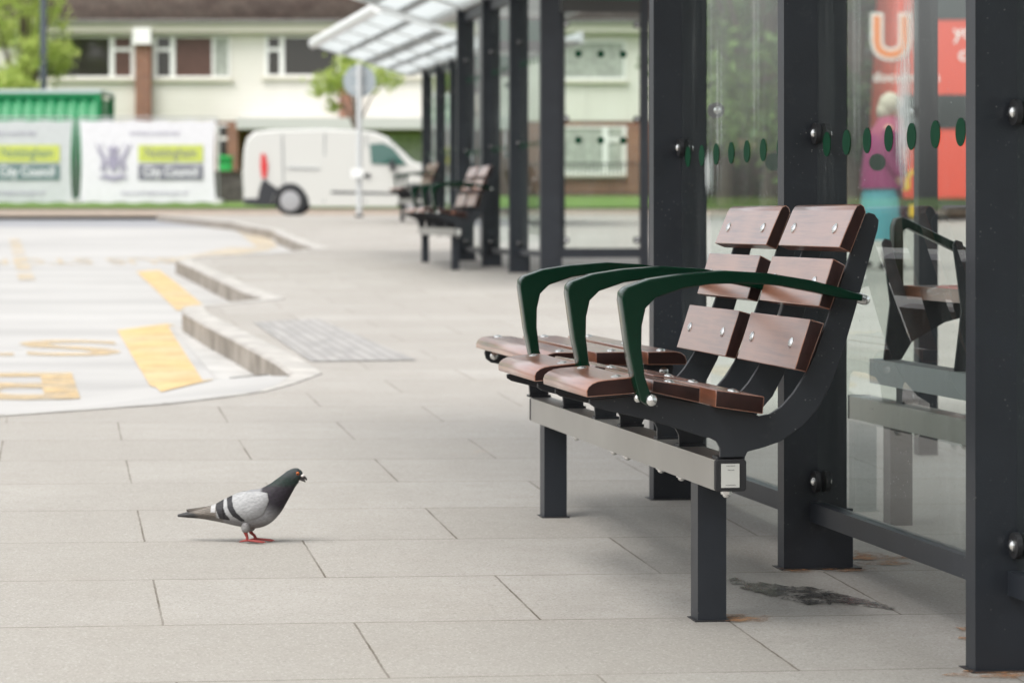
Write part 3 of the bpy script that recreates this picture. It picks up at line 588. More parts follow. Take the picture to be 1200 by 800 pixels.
# ------------------------------------------------------------------ shelter
SO = (1.825, 4.73, 0)
PY = [3.485, 4.73, 5.965, 7.22]
def disc(b, c, axis, r=.024):
    a = Vector(axis); c = Vector(c)
    for s_ in (1, -1):
        b.tube([c + a * .0062 * s_, c + a * .017 * s_], r, 18, 0)
        b.tube([c + a * .017 * s_, c + a * .021 * s_, c + a * .0245 * s_, c + a * .026 * s_], [.0125, .012, .008, .002], 12, 1)
def make_shelter(zb):
    root = empty('bus_shelter', SO)
    def foot(x, y): return ground(x, y) - .02
    for y in PY:
        b = MB(); b.box(1.745, 1.893, y, y + .05, -.15, 2.32, bev=.004)
        b.box(1.748, 1.909, y + .003, y + .047, -.15, .162, bev=.003)
        p = b.build('post', M['paint'], root, SO, flat=.02)
        g = ground(1.8, y); b = MB(); b.box(1.735, 1.925, y - .012, y + .062, g - .012, g + .003); b.build('foot_collar', M['rubber'], p, SO)
    for y0, y1 in zip(PY, PY[1:]):
        a, c = y0 + .062, y1 - .012
        b = MB(); b.box(1.820, 1.830, a, c, .18, 2.12, bev=.0015)
        n = int((c - a) / .137); s0 = a + .075
        for i in range(n):
            yy = s0 + i * (c - a - .15) / (n - 1)
            b.tube([(1.8195, yy, .988), (1.8182, yy, .988)], .0275, 24, 1)
        for i in range(n):
            yy = s0 + i * (c - a - .15) / (n - 1)
            b.tube([(1.8195, yy, 1.62), (1.8182, yy, 1.62)], .0275, 24, 1)
        g = b.build('glass_panel', [M['glass'], M['dot']], root, SO)
        for z in (.228, 1.014, 1.80):
            for yy, yp in ((c - .012, y1 + .002), (a + .012, y0 + .048)):
                b = MB(); disc(b, (1.825, yy, z), (1, 0, 0)); b.box(1.833, 1.845, min(yy, yp), max(yy, yp), z - .012, z + .012, 0)
                b.build('glass_clamp', [M['rubber'], M['bolt']], g, SO)
        b = MB(); b.box(1.807, 1.843, y0 + .05, y1, .135, .1785, bev=.003); b.build('bottom_rail', M['paint'], root, SO)
        b = MB(); b.box(1.80, 1.85, y0 + .05, y1, 2.14, 2.22); b.build('top_rail', M['paint'], root, SO)
    for y, xa, xb, rail in ((PY[0], 1.925, 2.494, True), (8.25, 2.185, 2.845, False)):
        b = MB(); b.box(xb + .011, xb + .074, y, y + .05, -.15, 2.32, bev=.004); b.build('post', M['paint'], root, SO, flat=.02)
        if not rail: b = MB(); b.box(xa - .066, xa - .024, y, y + .05, -.15, 2.32, bev=.004); b.build('post', M['paint'], root, SO, flat=.02)
        b = MB(); b.box(xa, xb, y + .020, y + .030, .20, 1.945)
        for z in (1.0, 1.64):
            for k in range(3): x = xb - .12 - .17 * k; b.tube([(x, y + .0195, z), (x, y + .0182, z)], .0275, 24, 1)
        g = b.build('end_panel', [M['endglass'], M['dot']], root, SO)
        for z in (.26, 1.16, 1.86):
            for x in (xa + .015, xb - .016): b = MB(); disc(b, (x, y + .025, z), (0, 1, 0)); b.build('glass_clamp', [M['rubber'], M['bolt']], g, SO)
        if rail: b = MB(); b.box(xa - .03, xb + .010, y + .005, y + .045, .13, .20, bev=.003); b.build('bottom_rail', M['paint'], root, SO)
        b = MB(); b.box(xa - .02, xb + .010, y + .003, y + .047, 1.95, 2.045); b.build('top_rail', M['darkbeam'], root, SO); b = MB(); b.box(xa - .02, xb + .010, y + .008, y + .042, 2.047, 2.24); b.build('fascia_board', M['fascia'], root, SO)
    Y0, Y1 = PY[0] - 1.75, PY[-1] + 1.7
    # tilted canopy over the bench side, with a rounded leading edge
    b = MB(); b.prism([(1.80, 2.26), (.36, 2.69), (.36, 2.725), (1.80, 2.30)], Y0, Y1)
    rf = b.build('canopy', M['canopy'], root, SO)
    b = MB(); b.tube([(.33, Y0, 2.715), (.33, Y1, 2.715)], .075, 16); b.build('leading_edge', M['white'], rf, SO)
    for x, ww in ((.72, .10), (1.1, .16), (1.45, .08)):
        zz = 2.26 + (1.80 - x) * .2986; b = MB(); b.prism([(x, zz - .012), (x + ww, zz - .012 - ww * .2986), (x + ww, zz - .002 - ww * .2986), (x, zz - .002)], Y0 + .1, Y1 - .1); b.build('purlin', M['sign'], rf, SO)
    for k in range(5):
        y = Y0 + .03 + k * (Y1 - Y0 - .1) / 4
        b = MB(); b.prism([(1.80, 2.225), (.40, 2.652), (.40, 2.676), (1.80, 2.257)], y, y + .05); b.build('rib', M['white'], rf, SO)
    b = MB(); b.box(1.76, 1.88, Y0, Y1, 2.235, 2.33, bev=.01); b.build('spine_beam', M['pole'], root, SO)
    b = MB(); b.box(1.885, 2.95, Y0, Y1, 2.32, 2.36); b.box(2.95, 2.99, Y0, Y1, 2.29, 2.44); b.build('rear_roof', M['pole'], root, SO)
    return root
sh = make_shelter(0); SG = 'bus shelters in a row'
tag(sh, 'nearest charcoal and glass bus shelter behind the sharp bench', 'bus shelter', SG)
for dx, dy, lab in ((2.18, 16.3, 'middle bus shelter whose end glass with green dots faces the viewer'), (4.36, 32.5, 'farthest bus shelter under the white tilted canopy beside the sign pole')):
    o = copy_tree(sh); o.location = (SO[0] + dx, SO[1] + dy, ground(1.8 + dx, 4.73 + dy) - ground(1.8, 4.73)); o['label'] = lab

# ------------------------------------------------------------------ pigeon
def make_pigeon():
    S = 1 / 3100.0; fx = lambda x: (x - 560) * S; fz = lambda y: (662 - y) * S
    sp = [(126, 470, 9, 34), (200, 464, 22, 66), (290, 458, 34, 74), (385, 450, 58, 96), (480, 440, 88, 128), (570, 432, 116, 150), (660, 424, 140, 160), (735, 405, 142, 156), (800, 366, 122, 140), (862, 308, 96, 112), (912, 252, 78, 86), (950, 210, 66, 70), (980, 182, 60, 62), (1008, 168, 54, 54), (1030, 166, 40, 40), (1046, 168, 22, 22), (1052, 169, 6, 8)]
    # smooth interpolation (Catmull-Rom)
    def cr(p0, p1, p2, p3, t): return [.5 * (2 * b + (c - a) * t + (2 * a - 5 * b + 4 * c - d) * t * t + (3 * b - a - 3 * c + d) * t ** 3) for a, b, c, d in zip(p0, p1, p2, p3)]
    P = []
    for i in range(len(sp) - 1):
        for k in range(14): P.append(cr(sp[max(i - 1, 0)], sp[i], sp[i + 1], sp[min(i + 2, len(sp) - 1)], k / 14))
    P.append(list(sp[-1])); n = 72; b = MB(); vs = []
    for i, (x, y, hh, w_) in enumerate(P):
        a, c = P[max(i - 2, 0)], P[min(i + 2, len(P) - 1)]
        t = Vector((c[0] - a[0], c[1] - a[1])).normalized(); nn = Vector((t.y, -t.x))      # image-up normal
        # the body turns gradually into the neck
        for k in range(n):
            q = 2 * PI * k / n; e = math.cos(q); s_ = math.sin(q)
            ex = abs(s_) ** .95 * (1 if s_ >= 0 else -1)
            u = hh * e
            vs.append((fx(x + nn.x * u), ex * w_ * .5 * S * 1.06, fz(y + nn.y * u)))
    fs = [(i * n + k, i * n + (k + 1) % n, (i + 1) * n + (k + 1) % n, (i + 1) * n + k) for i in range(len(P) - 1) for k in range(n)]
    fs += [tuple(range(n)), tuple(range(len(vs) - n, len(vs)))]
    b.add(vs, fs)
    nb = len(b.bm.verts)
    # folded wings lying on the flanks: thin shells that stand proud and end in pointed tips
    for sd in (-1, 1):
        up = [(800, 296), (745, 285), (680, 285), (600, 292), (530, 318), (460, 352), (380, 392), (300, 408), (190, 424)]
        lo = [(812, 350), (770, 452), (700, 492), (630, 505), (560, 505), (480, 492), (400, 478), (300, 462), (195, 440)]
        def bodyw(x, y):
            best = min(P, key=lambda r: (r[0] - x) ** 2 + (r[1] - y) ** 2); hh = max(best[2], 20)
            d = min(1, math.hypot(best[0] - x, best[1] - y) / hh); return best[3] * .53 * math.sqrt(max(.04, 1 - d * d))
        rows = []; R = 150; Cn = 50
        def along(poly, t):
            f_ = t * (len(poly) - 1); i = min(int(f_), len(poly) - 2); g = f_ - i
            return cr(poly[max(i - 1, 0)], poly[i], poly[i + 1], poly[min(i + 2, len(poly) - 1)], g)
        for i in range(R + 1):
            t = i / R; A, B_ = along(up, t), along(lo, t)
            for k in range(Cn + 1):
                s_ = k / Cn; x = A[0] + (B_[0] - A[0]) * s_; y = A[1] + (B_[1] - A[1]) * s_
                lift = 9 * math.sin(PI * min(1, max(0, s_))) ** .5 * math.sin(PI * min(1, .06 + .9 * t)) ** .6 + 2
                ww = bodyw(x, y) + lift - (6 if k in (0, Cn) or i == 0 else 0)
                if t > .62: ww = ww * (1 - .25 * (t - .62) / .38) + 6
                rows.append((fx(x), sd * ww * S, fz(y)))
        b.add(rows, [(i * (Cn + 1) + k, i * (Cn + 1) + k + 1, (i + 1) * (Cn + 1) + k + 1, (i + 1) * (Cn + 1) + k) for i in range(R) for k in range(Cn)])
    b.mi = 1     # legs and toes
    for sd, x0, x1, y1 in ((-1, 640, 648, 640), (1, 662, 700, 632)):
        Y = sd * .017
        b.tube([(fx(x0 - 6), Y, fz(560)), (fx(x0), Y, fz(600)), (fx((x0 + x1) / 2 + 4), Y, fz(618)), (fx(x1), Y, fz(650))], [.0085, .0042, .0035, .0042], 10)
        for dx, dy in ((.036, -.010), (.040, .0), (.033, .012), (-.017, .002)):
            e = (fx(x1) + dx, Y + dy, .0025); m_ = (fx(x1) + dx * .5, Y + dy * .5, .0045)
            b.tube([(fx(x1), Y, .006), m_, e, (e[0] + dx * .12, e[1], .0012)], [.0028, .0023, .0017, .0006], 8)
    b.mi = 0
    b.ball((fx(637), -.0165, fz(550)), .0112, sz=1.25); b.ball((fx(660), .0165, fz(550)), .0112, sz=1.25)
    b.mi = 2     # open beak
    b.tube([(fx(1040), 0, fz(176)), (fx(1062), 0, fz(184)), (fx(1078), 0, fz(196)), (fx(1084), 0, fz(205))], [.0055, .0042, .0026, .0006], 10)
    b.tube([(fx(1036), 0, fz(192)), (fx(1056), 0, fz(204)), (fx(1074), 0, fz(218))], [.005, .0034, .0008], 10)
    b.mi = 3; b.ball((fx(1050), 0, fz(172)), .0055, sx=1.2, sz=.8)
    for sd in (-1, 1):
        b.mi = 4; b.ball((fx(1017), sd * .0068, fz(154)), .0040, u=18, v=12)
        b.mi = 5; b.ball((fx(1017), sd * .0094, fz(154)), .0023, u=14, v=10)
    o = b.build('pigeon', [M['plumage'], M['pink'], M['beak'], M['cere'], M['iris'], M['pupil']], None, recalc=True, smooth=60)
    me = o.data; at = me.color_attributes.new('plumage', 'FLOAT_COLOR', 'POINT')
    def dseg(p, pl): return min(seg_dist(p, a, c) for a, c in zip(pl, pl[1:]))
    def sm(v, a, c): t = max(0, min(1, (v - a) / (c - a))); return t * t * (3 - 2 * t)
    def lerp(a, c, t): return tuple(p + (q - p) * t for p, q in zip(a, c))
    for i, v in enumerate(me.vertices):
        x = v.co.x / S + 560; y = 662 - v.co.z / S
        wing = nb <= i < nb + 2 * 151 * 51
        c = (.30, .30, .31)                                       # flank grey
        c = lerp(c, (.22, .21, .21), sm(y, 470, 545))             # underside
        if wing:
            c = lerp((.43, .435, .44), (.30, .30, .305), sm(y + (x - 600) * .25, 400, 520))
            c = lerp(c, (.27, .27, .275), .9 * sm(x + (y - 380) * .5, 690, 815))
            fq = ((x + .9 * (y - 300)) / 34) % 1; c = tuple(q * (1 - .10 * sm(fq, .72, 1) * (1 if x > 520 else .3)) for q in c)
            c = lerp(c, (.20, .175, .15), sm(430 - x, 0, 18)); c = lerp(c, (.10, .085, .075), sm(300 - x, 0, 120))
            if x < 425: c = tuple(q * (1 - .45 * sm(((y - .16 * x) / 15) % 1, .65, .95)) for q in c)
            if dseg((x, y), [(512, 330), (528, 400), (560, 455), (620, 500)]) < 21 - 9 * sm(y, 440, 500): c = (.022, .022, .026)
            if dseg((x, y), [(440, 350), (446, 410), (470, 470), (492, 492)]) < 29: c = (.028, .027, .030)
            if 378 < x < 412 and y < 440: c = (.5, .5, .5)
        else:
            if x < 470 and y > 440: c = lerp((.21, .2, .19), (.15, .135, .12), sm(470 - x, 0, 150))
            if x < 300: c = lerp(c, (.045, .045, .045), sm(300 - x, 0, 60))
            d = (x - 740) * .62 - (y - 330) * .22 + 4              # neck boundary
            t = sm(x + (y - 260) * -.08 - 762, -18, 34) * (1 - sm(y - (x - 820) * .5, 350, 500))
            if y < 300 and x > 730: t = max(t, sm(x - 735, 0, 30))
            dark = lerp((.014, .012, .016), (.010, .022, .018), sm(260 - y, 0, 40)); dark = lerp(dark, (.035, .042, .046), sm(200 - y, 0, 40))
            gl = .5 + .5 * math.sin(x * .11 + y * .07) * math.sin(y * .13 - x * .05); dark = lerp(dark, (.045, .022, .05) if y > 250 else (.02, .05, .04), .28 * gl)
            c = lerp(c, dark, t)
            if y > 540 and 580 < x < 680: c = (.29, .285, .28)
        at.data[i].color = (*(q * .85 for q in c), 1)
    return o
pg = make_pigeon(); pg.location = (.553, 6.51, ground(.553, 6.51) + .001); pg.rotation_euler = (0, 0, -TH - .05); pg.scale = (1, 1, 1)
tag(pg, 'grey pigeon with dark neck, black wing bars and red feet, alone on the paving', 'pigeon')

# ------------------------------------------------------------------ houses across the road
def window(root, f, x0, x1, y0, y1, cells, yy=0):
    """white framed window; cells are (px0, px1, material, has_top_light)"""
    b = MB(); X0, X1, Z0, Z1 = f.x(x0), f.x(x1), f.h(y1), f.h(y0); t = .06
    b.box(X0, X1, yy - .05, yy, Z0, Z0 + t); b.box(X0, X1, yy - .05, yy, Z1 - t, Z1)
    bars = sorted({x0, x1} | {c[0] for c in cells} | {c[1] for c in cells})
    for q in bars:
        qx = f.x(q); a = qx if q == x0 else qx - t if q == x1 else qx - t * .6
        b.box(a, a + (t if q in (x0, x1) else t * 1.2), yy - .055, yy - .002, Z0 + t, Z1 - t)
    for c in cells:
        if c[3]: b.box(f.x(c[0]) + .03, f.x(c[1]) - .03, yy - .055, yy - .002, Z1 - .46, Z1 - .36)
        if c[3]:
            for e in (0, 1): qx = f.x(c[e]); b.box(qx - .11 * e, qx + .11 * (1 - e), yy - .052, yy - .004, Z0 + t, Z1 - t)
    w = b.build('window', M['upvc'], root)
    for c in cells:
        b = MB(); b.box(f.x(c[0]) + .01, f.x(c[1]) - .01, yy - .02, yy - .012, Z0 + .02, Z1 - .02); b.build('pane', c[2], w)
    b = MB(); b.box(X0 - .08, X1 + .08, yy - .12, yy - .002, Z0 - .09, Z0 - .002); b.build('sill', M['creamtrim'], w)
f = Frame(300, 80.0); hs = f.root('terraced_house')
tag(hs, 'long cream boarded terrace with brown tiled roof and brick pier across the road', 'house')
def hb(name, px0, px1, py0, py1, d0, d1, m):
    b = MB(); b.box(f.x(px0), f.x(px1), d0, d1, f.h(py1), f.h(py0)); return b.build(name, m, hs)
hb('upper_wall', -200, 905, 30, 142, 0, 7, M['cream'])
hb('lower_wall', -200, 905, 142, 262, .04, 6.96, M['brick'])
hb('fascia', -205, 910, 27, 39, -.35, -.05, M['creamtrim'])
hb('gutter', -205, 910, 25, 29, -.46, -.35, M['greyslab'])
b = MB(); ez, rz = f.h(27), f.h(27) + 2.9
b.prism([(-.5, ez), (3.5, rz), (7.5, ez), (7.3, ez - .02), (3.5, rz - .15), (-.3, ez - .02)], f.x(-205), f.x(910), 'yz'); b.build('roof', M['tile'], hs)
hb('brick_pier', 160, 178, 48, 262, -.32, -.002, M['brick'])
hb('vent_box', 158, 179, 34, 53, -.45, -.002, M['upvc'])
for a, c_, z in ((398, 414, 100), (560, 578, 48), (735, 752, 150)): hb('brick_pier', a, c_, z, 262, -.3, -.002, M['brick'])
D_, C_, K_ = M['pane'], M['curtain'], M['brownpane']
window(hs, f, 60, 158, 42, 92, [(60, 130, D_, 0), (130, 158, K_, 1)])
window(hs, f, 180, 270, 42, 92, [(180, 204, D_, 1), (204, 250, K_, 0), (250, 270, C_, 0)])  # middle pane: a brown reflection put into the colour
window(hs, f, 310, 398, 42, 90, [(310, 332, D_, 1), (332, 398, D_, 0)])
window(hs, f, 440, 530, 42, 90, [(440, 506, C_, 0), (506, 530, D_, 1)])
window(hs, f, 660, 733, 48, 94, [(660, 733, C_, 0)])
window(hs, f, 790, 880, 48, 94, [(790, 856, D_, 0), (856, 880, D_, 1)])
window(hs, f, 253, 273, 146, 200, [(253, 273, D_, 1)], .04)
window(hs, f, 60, 120, 150, 200, [(60, 120, D_, 0)], .04)
window(hs, f, 655, 734, 148, 204, [(655, 708, C_, 0), (708, 734, C_, 1)], .04)
window(hs, f, 790, 860, 148, 204, [(790, 860, D_, 0)], .04)
hb('porch_roof', 283, 600, 140, 153, -1.5, -.002, M['greyslab'])
hb('porch_post', 272, 284, 148, 262, -1.4, .038, M['brick'])
hb('garage_door', 446, 520, 156, 250, -.03, .037, M['curtain'])
hb('front_door', 300, 332, 158, 250, -.03, .037, M['upvc'])
hb('garage_door', 345, 430, 156, 250, -.03, .037, M['greyslab'])

# unseen brick block, added behind the camera to darken reflections and front faces
st_ = empty('added_dark_building', (0, -16, ground(0, -16) - .1)); tag(st_, 'long brown brick block added unseen behind the camera to darken reflections', 'building')
b = MB(); b.box(-26, 18, -8, 0, 0, 5.2); b.build('wall', M['brick'], st_)
b = MB(); b.box(-26.4, 18.4, -8.4, .5, 5.202, 5.6); b.build('roof', M['darkwall'], st_)
for k in range(10):
    b = MB(); x = -25 + k * 4.3; b.box(x, x + 3.2, -.05, .05, .9, 3.0); wn = b.build('window', M['vanblack'], st_); b = MB(); b.box(x + .08, x + 3.12, .052, .06, .98, 2.92); b.build('pane', M['pane'], wn)
# low dark wall, bin and railing in front of the houses
f = Frame(270, 69); r = f.root('low_wall'); tag(r, 'low dark garden wall between the banner and the van', 'wall')
b = MB(); b.box(f.x(250), f.x(300), 0, .25, -.1, f.h(203)); b.build('wall', M['darkwall'], r); b = MB(); b.box(f.x(249), f.x(301), -.04, .29, f.h(203) + .002, f.h(200)); b.build('coping', M['bark'], r)
f = Frame(264, 71); r = f.root('wheelie_bin'); tag(r, 'bright green wheelie bin standing right of the printed banner', 'bin')
b = MB(); b.prism([(f.x(258), 0.05), (f.x(271), .05), (f.x(272), f.h(188)), (f.x(257), f.h(188))], -.25, .25, bev=.03); b.build('body', M['bin'], r)
b = MB(); b.prism([(f.x(256), f.h(188) + .003), (f.x(273), f.h(188) + .003), (f.x(272), f.h(183)), (f.x(258), f.h(182))], -.3, .28, bev=.02); b.build('lid', M['bin'], r)
for sx in (-.2, .2):
    b = MB(); b.tube([(sx - .03, .26, .1), (sx + .03, .26, .1)], .1, 12); b.build('wheel', M['tyre'], r)
f = Frame(700, 76); r = f.root('railing'); tag(r, 'black upright railing on the grass before the house', 'railing')
b = MB()
for i in range(60): x = f.x(600) + i * .11; b.box(x, x + .025, 0, .025, -.1, f.h(192))
b.box(f.x(598), f.x(600) + 6.6, -.005, .03, f.h(193), f.h(191)); b.box(f.x(598), f.x(600) + 6.6, -.005, .03, .1, .14); b.build('bars', M['railing'], r)

# green site container
f = Frame(-40, 70); r = f.root('site_container'); tag(r, 'green ribbed steel container behind the banners', 'container')
X0, X1, H_ = f.x(-190), f.x(118), f.h(109)
b = MB(); pts = []; x = X0 + .1; zz = 0
while x < X1 - .12: pts += [(x, 0), (x + .1, 0), (x + .14, .04), (x + .24, .04)]; x += .28
pts += [(X1 - .1, 0), (X1 - .1, 2.4), (X0 + .1, 2.4)]
b.prism(pts, .12, H_ - .1, 'xy'); b.build('ribbed_body', M['container'], r)
b = MB()
for x in (X0, X1 - .12):
    b.box(x, x + .12, -.03, .12, 0, H_, bev=.01); b.box(x, x + .12, 2.3, 2.44, 0, H_)
b.box(X0 + .12, X1 - .12, -.03, .1, 0, .14); b.box(X0 + .12, X1 - .12, -.03, .1, H_ - .12, H_); b.build('corner_frame', M['container'], r)
b = MB(); b.box(X0, X1, -.04, 2.44, H_ + .002, f.h(105)); b.build('roof_edge', M['palecap'], r)

# site fence panels and banners
def fence_panel(px0, px1, lab):
    f = Frame((px0 + px1) / 2, 67.4); r = f.root('fence_panel'); tag(r, lab, 'fence', 'temporary mesh fence panels')
    X0, X1, T = f.x(px0), f.x(px1), f.h(138)
    b = MB(); q = .021
    b.tube([(X0, 0, .05), (X0, 0, T - .1), (X0 + .03, 0, T - .03), (X0 + .1, 0, T), (X1 - .1, 0, T), (X1 - .03, 0, T - .03), (X1, 0, T - .1), (X1, 0, .05)], q, 8); b.tube([(X0, 0, .14), (X1, 0, .14)], .015, 8); b.build('frame', M['galv'], r)
    b = MB(); x = X0 + .1
    while x < X1: b.box(x, x + .004, -.002, .002, .14, T - .01); x += .1
    for k in range(7): z = .3 + k * .25; b.box(X0, X1, -.0045, -.0022, z, z + .004)
    b.build('wire_mesh', M['galv'], r)
    for x in (X0, X1):
        b = MB(); b.prism([(x - .11, -.3), (x + .11, -.3), (x + .11, .3), (x - .11, .3)], -.02, .12, 'xy', bev=.02); b.build('foot_block', M['greyslab'], r)
    return f
fence_panel(-78, 87, 'mesh fence panel carrying the banner cut off by the left edge')
fence_panel(91, 256, 'mesh fence panel carrying the whole white banner beside the bin')
def stag(b, sx, cx, cz, k):
    P = lambda pts: [(cx + sx * x * k, cz + z * k) for x, z in pts]
    b.prism(P([(.22, -.30), (.30, -.30), (.27, -.02), (.36, -.25), (.43, -.25), (.35, .05), (.40, .22), (.50, .36), (.42, .42), (.30, .28), (.22, .05)]), -.016, -.0125)
    b.prism(P([(.42, .42), (.47, .40), (.58, .58), (.55, .60)]), -.017, -.0126); b.prism(P([(.40, .42), (.43, .42), (.36, .62), (.33, .60)]), -.017, -.0127)
def banner(px0, px1, cloth, slate, lab):
    f = Frame((px0 + px1) / 2, 67.2); r = f.root('banner'); tag(r, lab, 'banner', 'printed banners on the site fence')
    X0, X1, Z0, Z1 = f.x(px0), f.x(px1), f.h(238), f.h(141); b = MB(); nx, nz = 40, 20; vs = []
    for j in range(nz + 1):
        for i in range(nx + 1):
            u, v = i / nx, j / nz
            edge = .03 * math.sin(u * PI * 5) ** 2 * (1 if v > .99 or v < .01 else 0)
            xx = X0 + (X1 - X0) * u + .05 * math.sin(v * PI) * (1 if u < .01 else -1 if u > .99 else 0)
            vs.append((xx, .006 + .004 * math.sin(u * 21 + v * 3) , Z0 + (Z1 - Z0) * v - edge * (1 if v > .5 else -1)))
    b.add(vs, [(j * (nx + 1) + i, j * (nx + 1) + i + 1, (j + 1) * (nx + 1) + i + 1, (j + 1) * (nx + 1) + i) for j in range(nz) for i in range(nx)])
    b.build('cloth', cloth, r)
    x = lambda q: f.x(px0 + q); h = f.h
    b = MB(); b.box(x(69), x(145), -.012, -.006, h(190), h(170)); pl = b.build('lime_box', M['lime'], r)
    text_mesh('lettering', 'Nottingham', .36, slate, pl, (x(107), -.014, h(179.5)), (PI / 2, 0, 0), .74, .001, .004)
    b = MB(); b.box(x(69), x(145), -.012, -.006, h(211), h(193)); pl = b.build('slate_box', slate, r)
    text_mesh('lettering', 'City Council', .34, M['whiteprint'], pl, (x(107), -.014, h(201.5)), (PI / 2, 0, 0), .78, .001, .006)
    text_mesh('lettering', 'working in partnership', .15, M['print'], r, (x(88), -.012, h(156)), (PI / 2, 0, 0), .9, .001)
    text_mesh('lettering', 'www.nottinghamcity.gov.uk', .15, M['print'], r, (x(88), -.012, h(226)), (PI / 2, 0, 0), 1, .001)
    b = MB(); cx, cz, k = x(40), h(191), .78
    b.prism([(cx - .13, cz + .2), (cx + .13, cz + .2), (cx + .14, cz - .05), (cx, cz - .25), (cx - .14, cz - .05)], -.016, -.012)
    for s_ in (-1, 1): stag(b, s_, cx, cz, k)
    b.prism([(cx - .10, cz + .23), (cx - .16, cz + .42), (cx - .06, cz + .34), (cx, cz + .46), (cx + .06, cz + .34), (cx + .16, cz + .42), (cx + .10, cz + .23)], -.016, -.012)
    b.prism([(cx - .38, cz - .36), (cx - .2, cz - .28), (cx, cz - .33), (cx + .2, cz - .28), (cx + .38, cz - .36), (cx + .2, cz - .40), (cx, cz - .45), (cx - .2, cz - .40)], -.016, -.012)
    b.build('crest', M['print'], r, smooth=0)
banner(-75, 85, M['bannergrey'], M['slategreen'], 'greyish banner cut off by the left edge, tied to the site fence')
banner(93, 253, M['banner'], M['slate'], 'whole white printed banner with crest beside the green bin')

# ------------------------------------------------------------------ van
f = Frame(283, 57.0); r = f.root('van'); tag(r, 'white panel van parked side-on behind the sign pole', 'van')
o2 = lambda pts: [(f.x(a), (252.5 - c_) / f.s) for a, c_ in pts]
side = o2([(285, 240), (284, 222), (283, 205), (285, 175), (288, 162), (296, 154), (320, 151.5), (380, 150.5), (420, 152), (440, 155), (454, 161), (470, 175), (484, 189), (505, 196), (522, 203), (527, 213), (528, 232), (524, 242)])
lower = o2([(524, 242), (506, 242), (503, 231), (496, 223), (486, 220), (476, 223), (469, 231), (466, 242), (362, 242), (360, 231), (353, 223), (340, 219), (328, 222), (320, 231), (318, 240)])
body_prof = side + lower[1:]
b = MB(); W = 1.8; n = len(body_prof)
ys_ = [0, .04, .14, W - .14, W - .04, W]
def tum(z, k): return 0
rings = []
for k, yy in enumerate(ys_):
    sh_ = (.05, .018, 0, 0, .018, .05)[k]; ring = []
    cx = sum(p[0] for p in body_prof) / n
    for (x, z) in body_prof:
        zz = z - (sh_ if z > 1.0 else 0); xx = x + (sh_ if x < cx else -sh_) * (1 if z > .45 else .3)
        lean = .10 * max(0, z - .95) * (1 if k < 3 else -1)
        ring.append((xx, yy + lean, zz))
    rings.append(ring)
vs = [p for q in rings for p in q]
fs = [(k * n + i, k * n + (i + 1) % n, (k + 1) * n + (i + 1) % n, (k + 1) * n + i) for k in range(5) for i in range(n)] + [tuple(range(n)), tuple(range(5 * n, 6 * n))]
b.add(vs, fs); b.build('body', M['van'], r, smooth=30)
def vz(py): return (252.5 - py) / f.s
def vlean(z): return .10 * max(0, z - .95)
def vpanel(name, pts, m, t=.012, parent=r):
    b = MB(); q = o2(pts); nn = len(q)
    vs = [(x, vlean(z) - t, z) for x, z in q] + [(x, vlean(z) + .03, z) for x, z in q]
    b.add(vs, [tuple(range(nn)), tuple(range(2 * nn - 1, nn - 1, -1))] + [(i, i + nn, (i + 1) % nn + nn, (i + 1) % nn) for i in range(nn)]); return b.build(name, m, parent)
vpanel('window', [(433, 169), (449, 168), (461, 174), (477, 194), (435, 192)], M['vanglass'])
vpanel('tail_light', [(306, 180), (311, 181), (314, 195), (312, 209), (307, 209), (305, 195)], M['redlens'])
vpanel('bumper', [(286, 240), (302, 241), (318, 241), (320, 230), (326, 222), (312, 212), (308, 211), (304, 222), (302, 233), (286, 233)], M['vanblack'], .025)
vpanel('side_strip', [(388, 224), (466, 226), (466, 228), (388, 226.5)], M['vanblack'])
for q in ([(380, 156), (381, 156), (380, 238), (379, 238)], [(429, 158), (430, 158), (429, 238), (428, 238)], [(330, 158), (331, 158), (333, 218), (332, 218)]): vpanel('panel_seam', q, M['lamppost'], .004)
vpanel('door_handle', [(426, 204), (434, 204), (434, 208), (426, 208)], M['vanblack'], .03)
vpanel('sliding_rail', [(336, 195), (374, 196), (374, 197.5), (336, 196.5)], M['pole'])
b = MB(); b.prism([(.0, 1.05), (.0, 1.05)][:0] or [(f.x(457), -.2), (f.x(463), -.2), (f.x(463), .0), (f.x(457), .0)], vz(200), vz(188), 'xy', bev=.03); b.build('mirror', M['vanblack'], r)
for px in (340, 486):
    for y0 in (-.006, W - .30): b = MB(); b.tube([(f.x(px), y0, .335), (f.x(px), y0 + .306, .335)], .335, 28); b.build('wheel_arch', M['vanblack'], r)
    for y0, y1 in ((-.012, .20), (W - .2, W + .012)):
        c = f.x(px); z = .30; yo = y0 if y0 < .5 else y1
        b = MB(); b.tube([(c, y0, z), (c, y0 + .03, z), (c, y1 - .03, z), (c, y1, z)], [.27, .30, .30, .27], 28); wl = b.build('wheel', M['tyre'], r)
        s_ = -1 if y0 < .5 else 1
        b = MB(); b.tube([(c, yo + s_ * .001, z), (c, yo + s_ * .012, z), (c, yo + s_ * .016, z)], [.21, .20, .07], 24); b.build('hubcap', M['hub'], wl)
b = MB(); b.box(f.x(298), f.x(515), .25, W - .25, .2, .5); b.build('underbody', M['vanblack'], r)
wf = o2([(455, 164), (482, 189)]); b = MB(); b.prism([(wf[0][0] + .01, wf[0][1]), (wf[0][0] + .05, wf[0][1] + .01), (wf[1][0] + .04, wf[1][1] + .02), (wf[1][0], wf[1][1])], .16, W - .16); b.build('windscreen', M['vanglass'], r)
b = MB(); b.box(f.x(527) - .02, f.x(529), .15, .45, vz(216), vz(207)); b.build('headlight', M['hub'], r); b = MB(); b.box(f.x(527) - .02, f.x(529), W - .45, W - .15, vz(216), vz(207)); b.build('headlight', M['hub'], r)

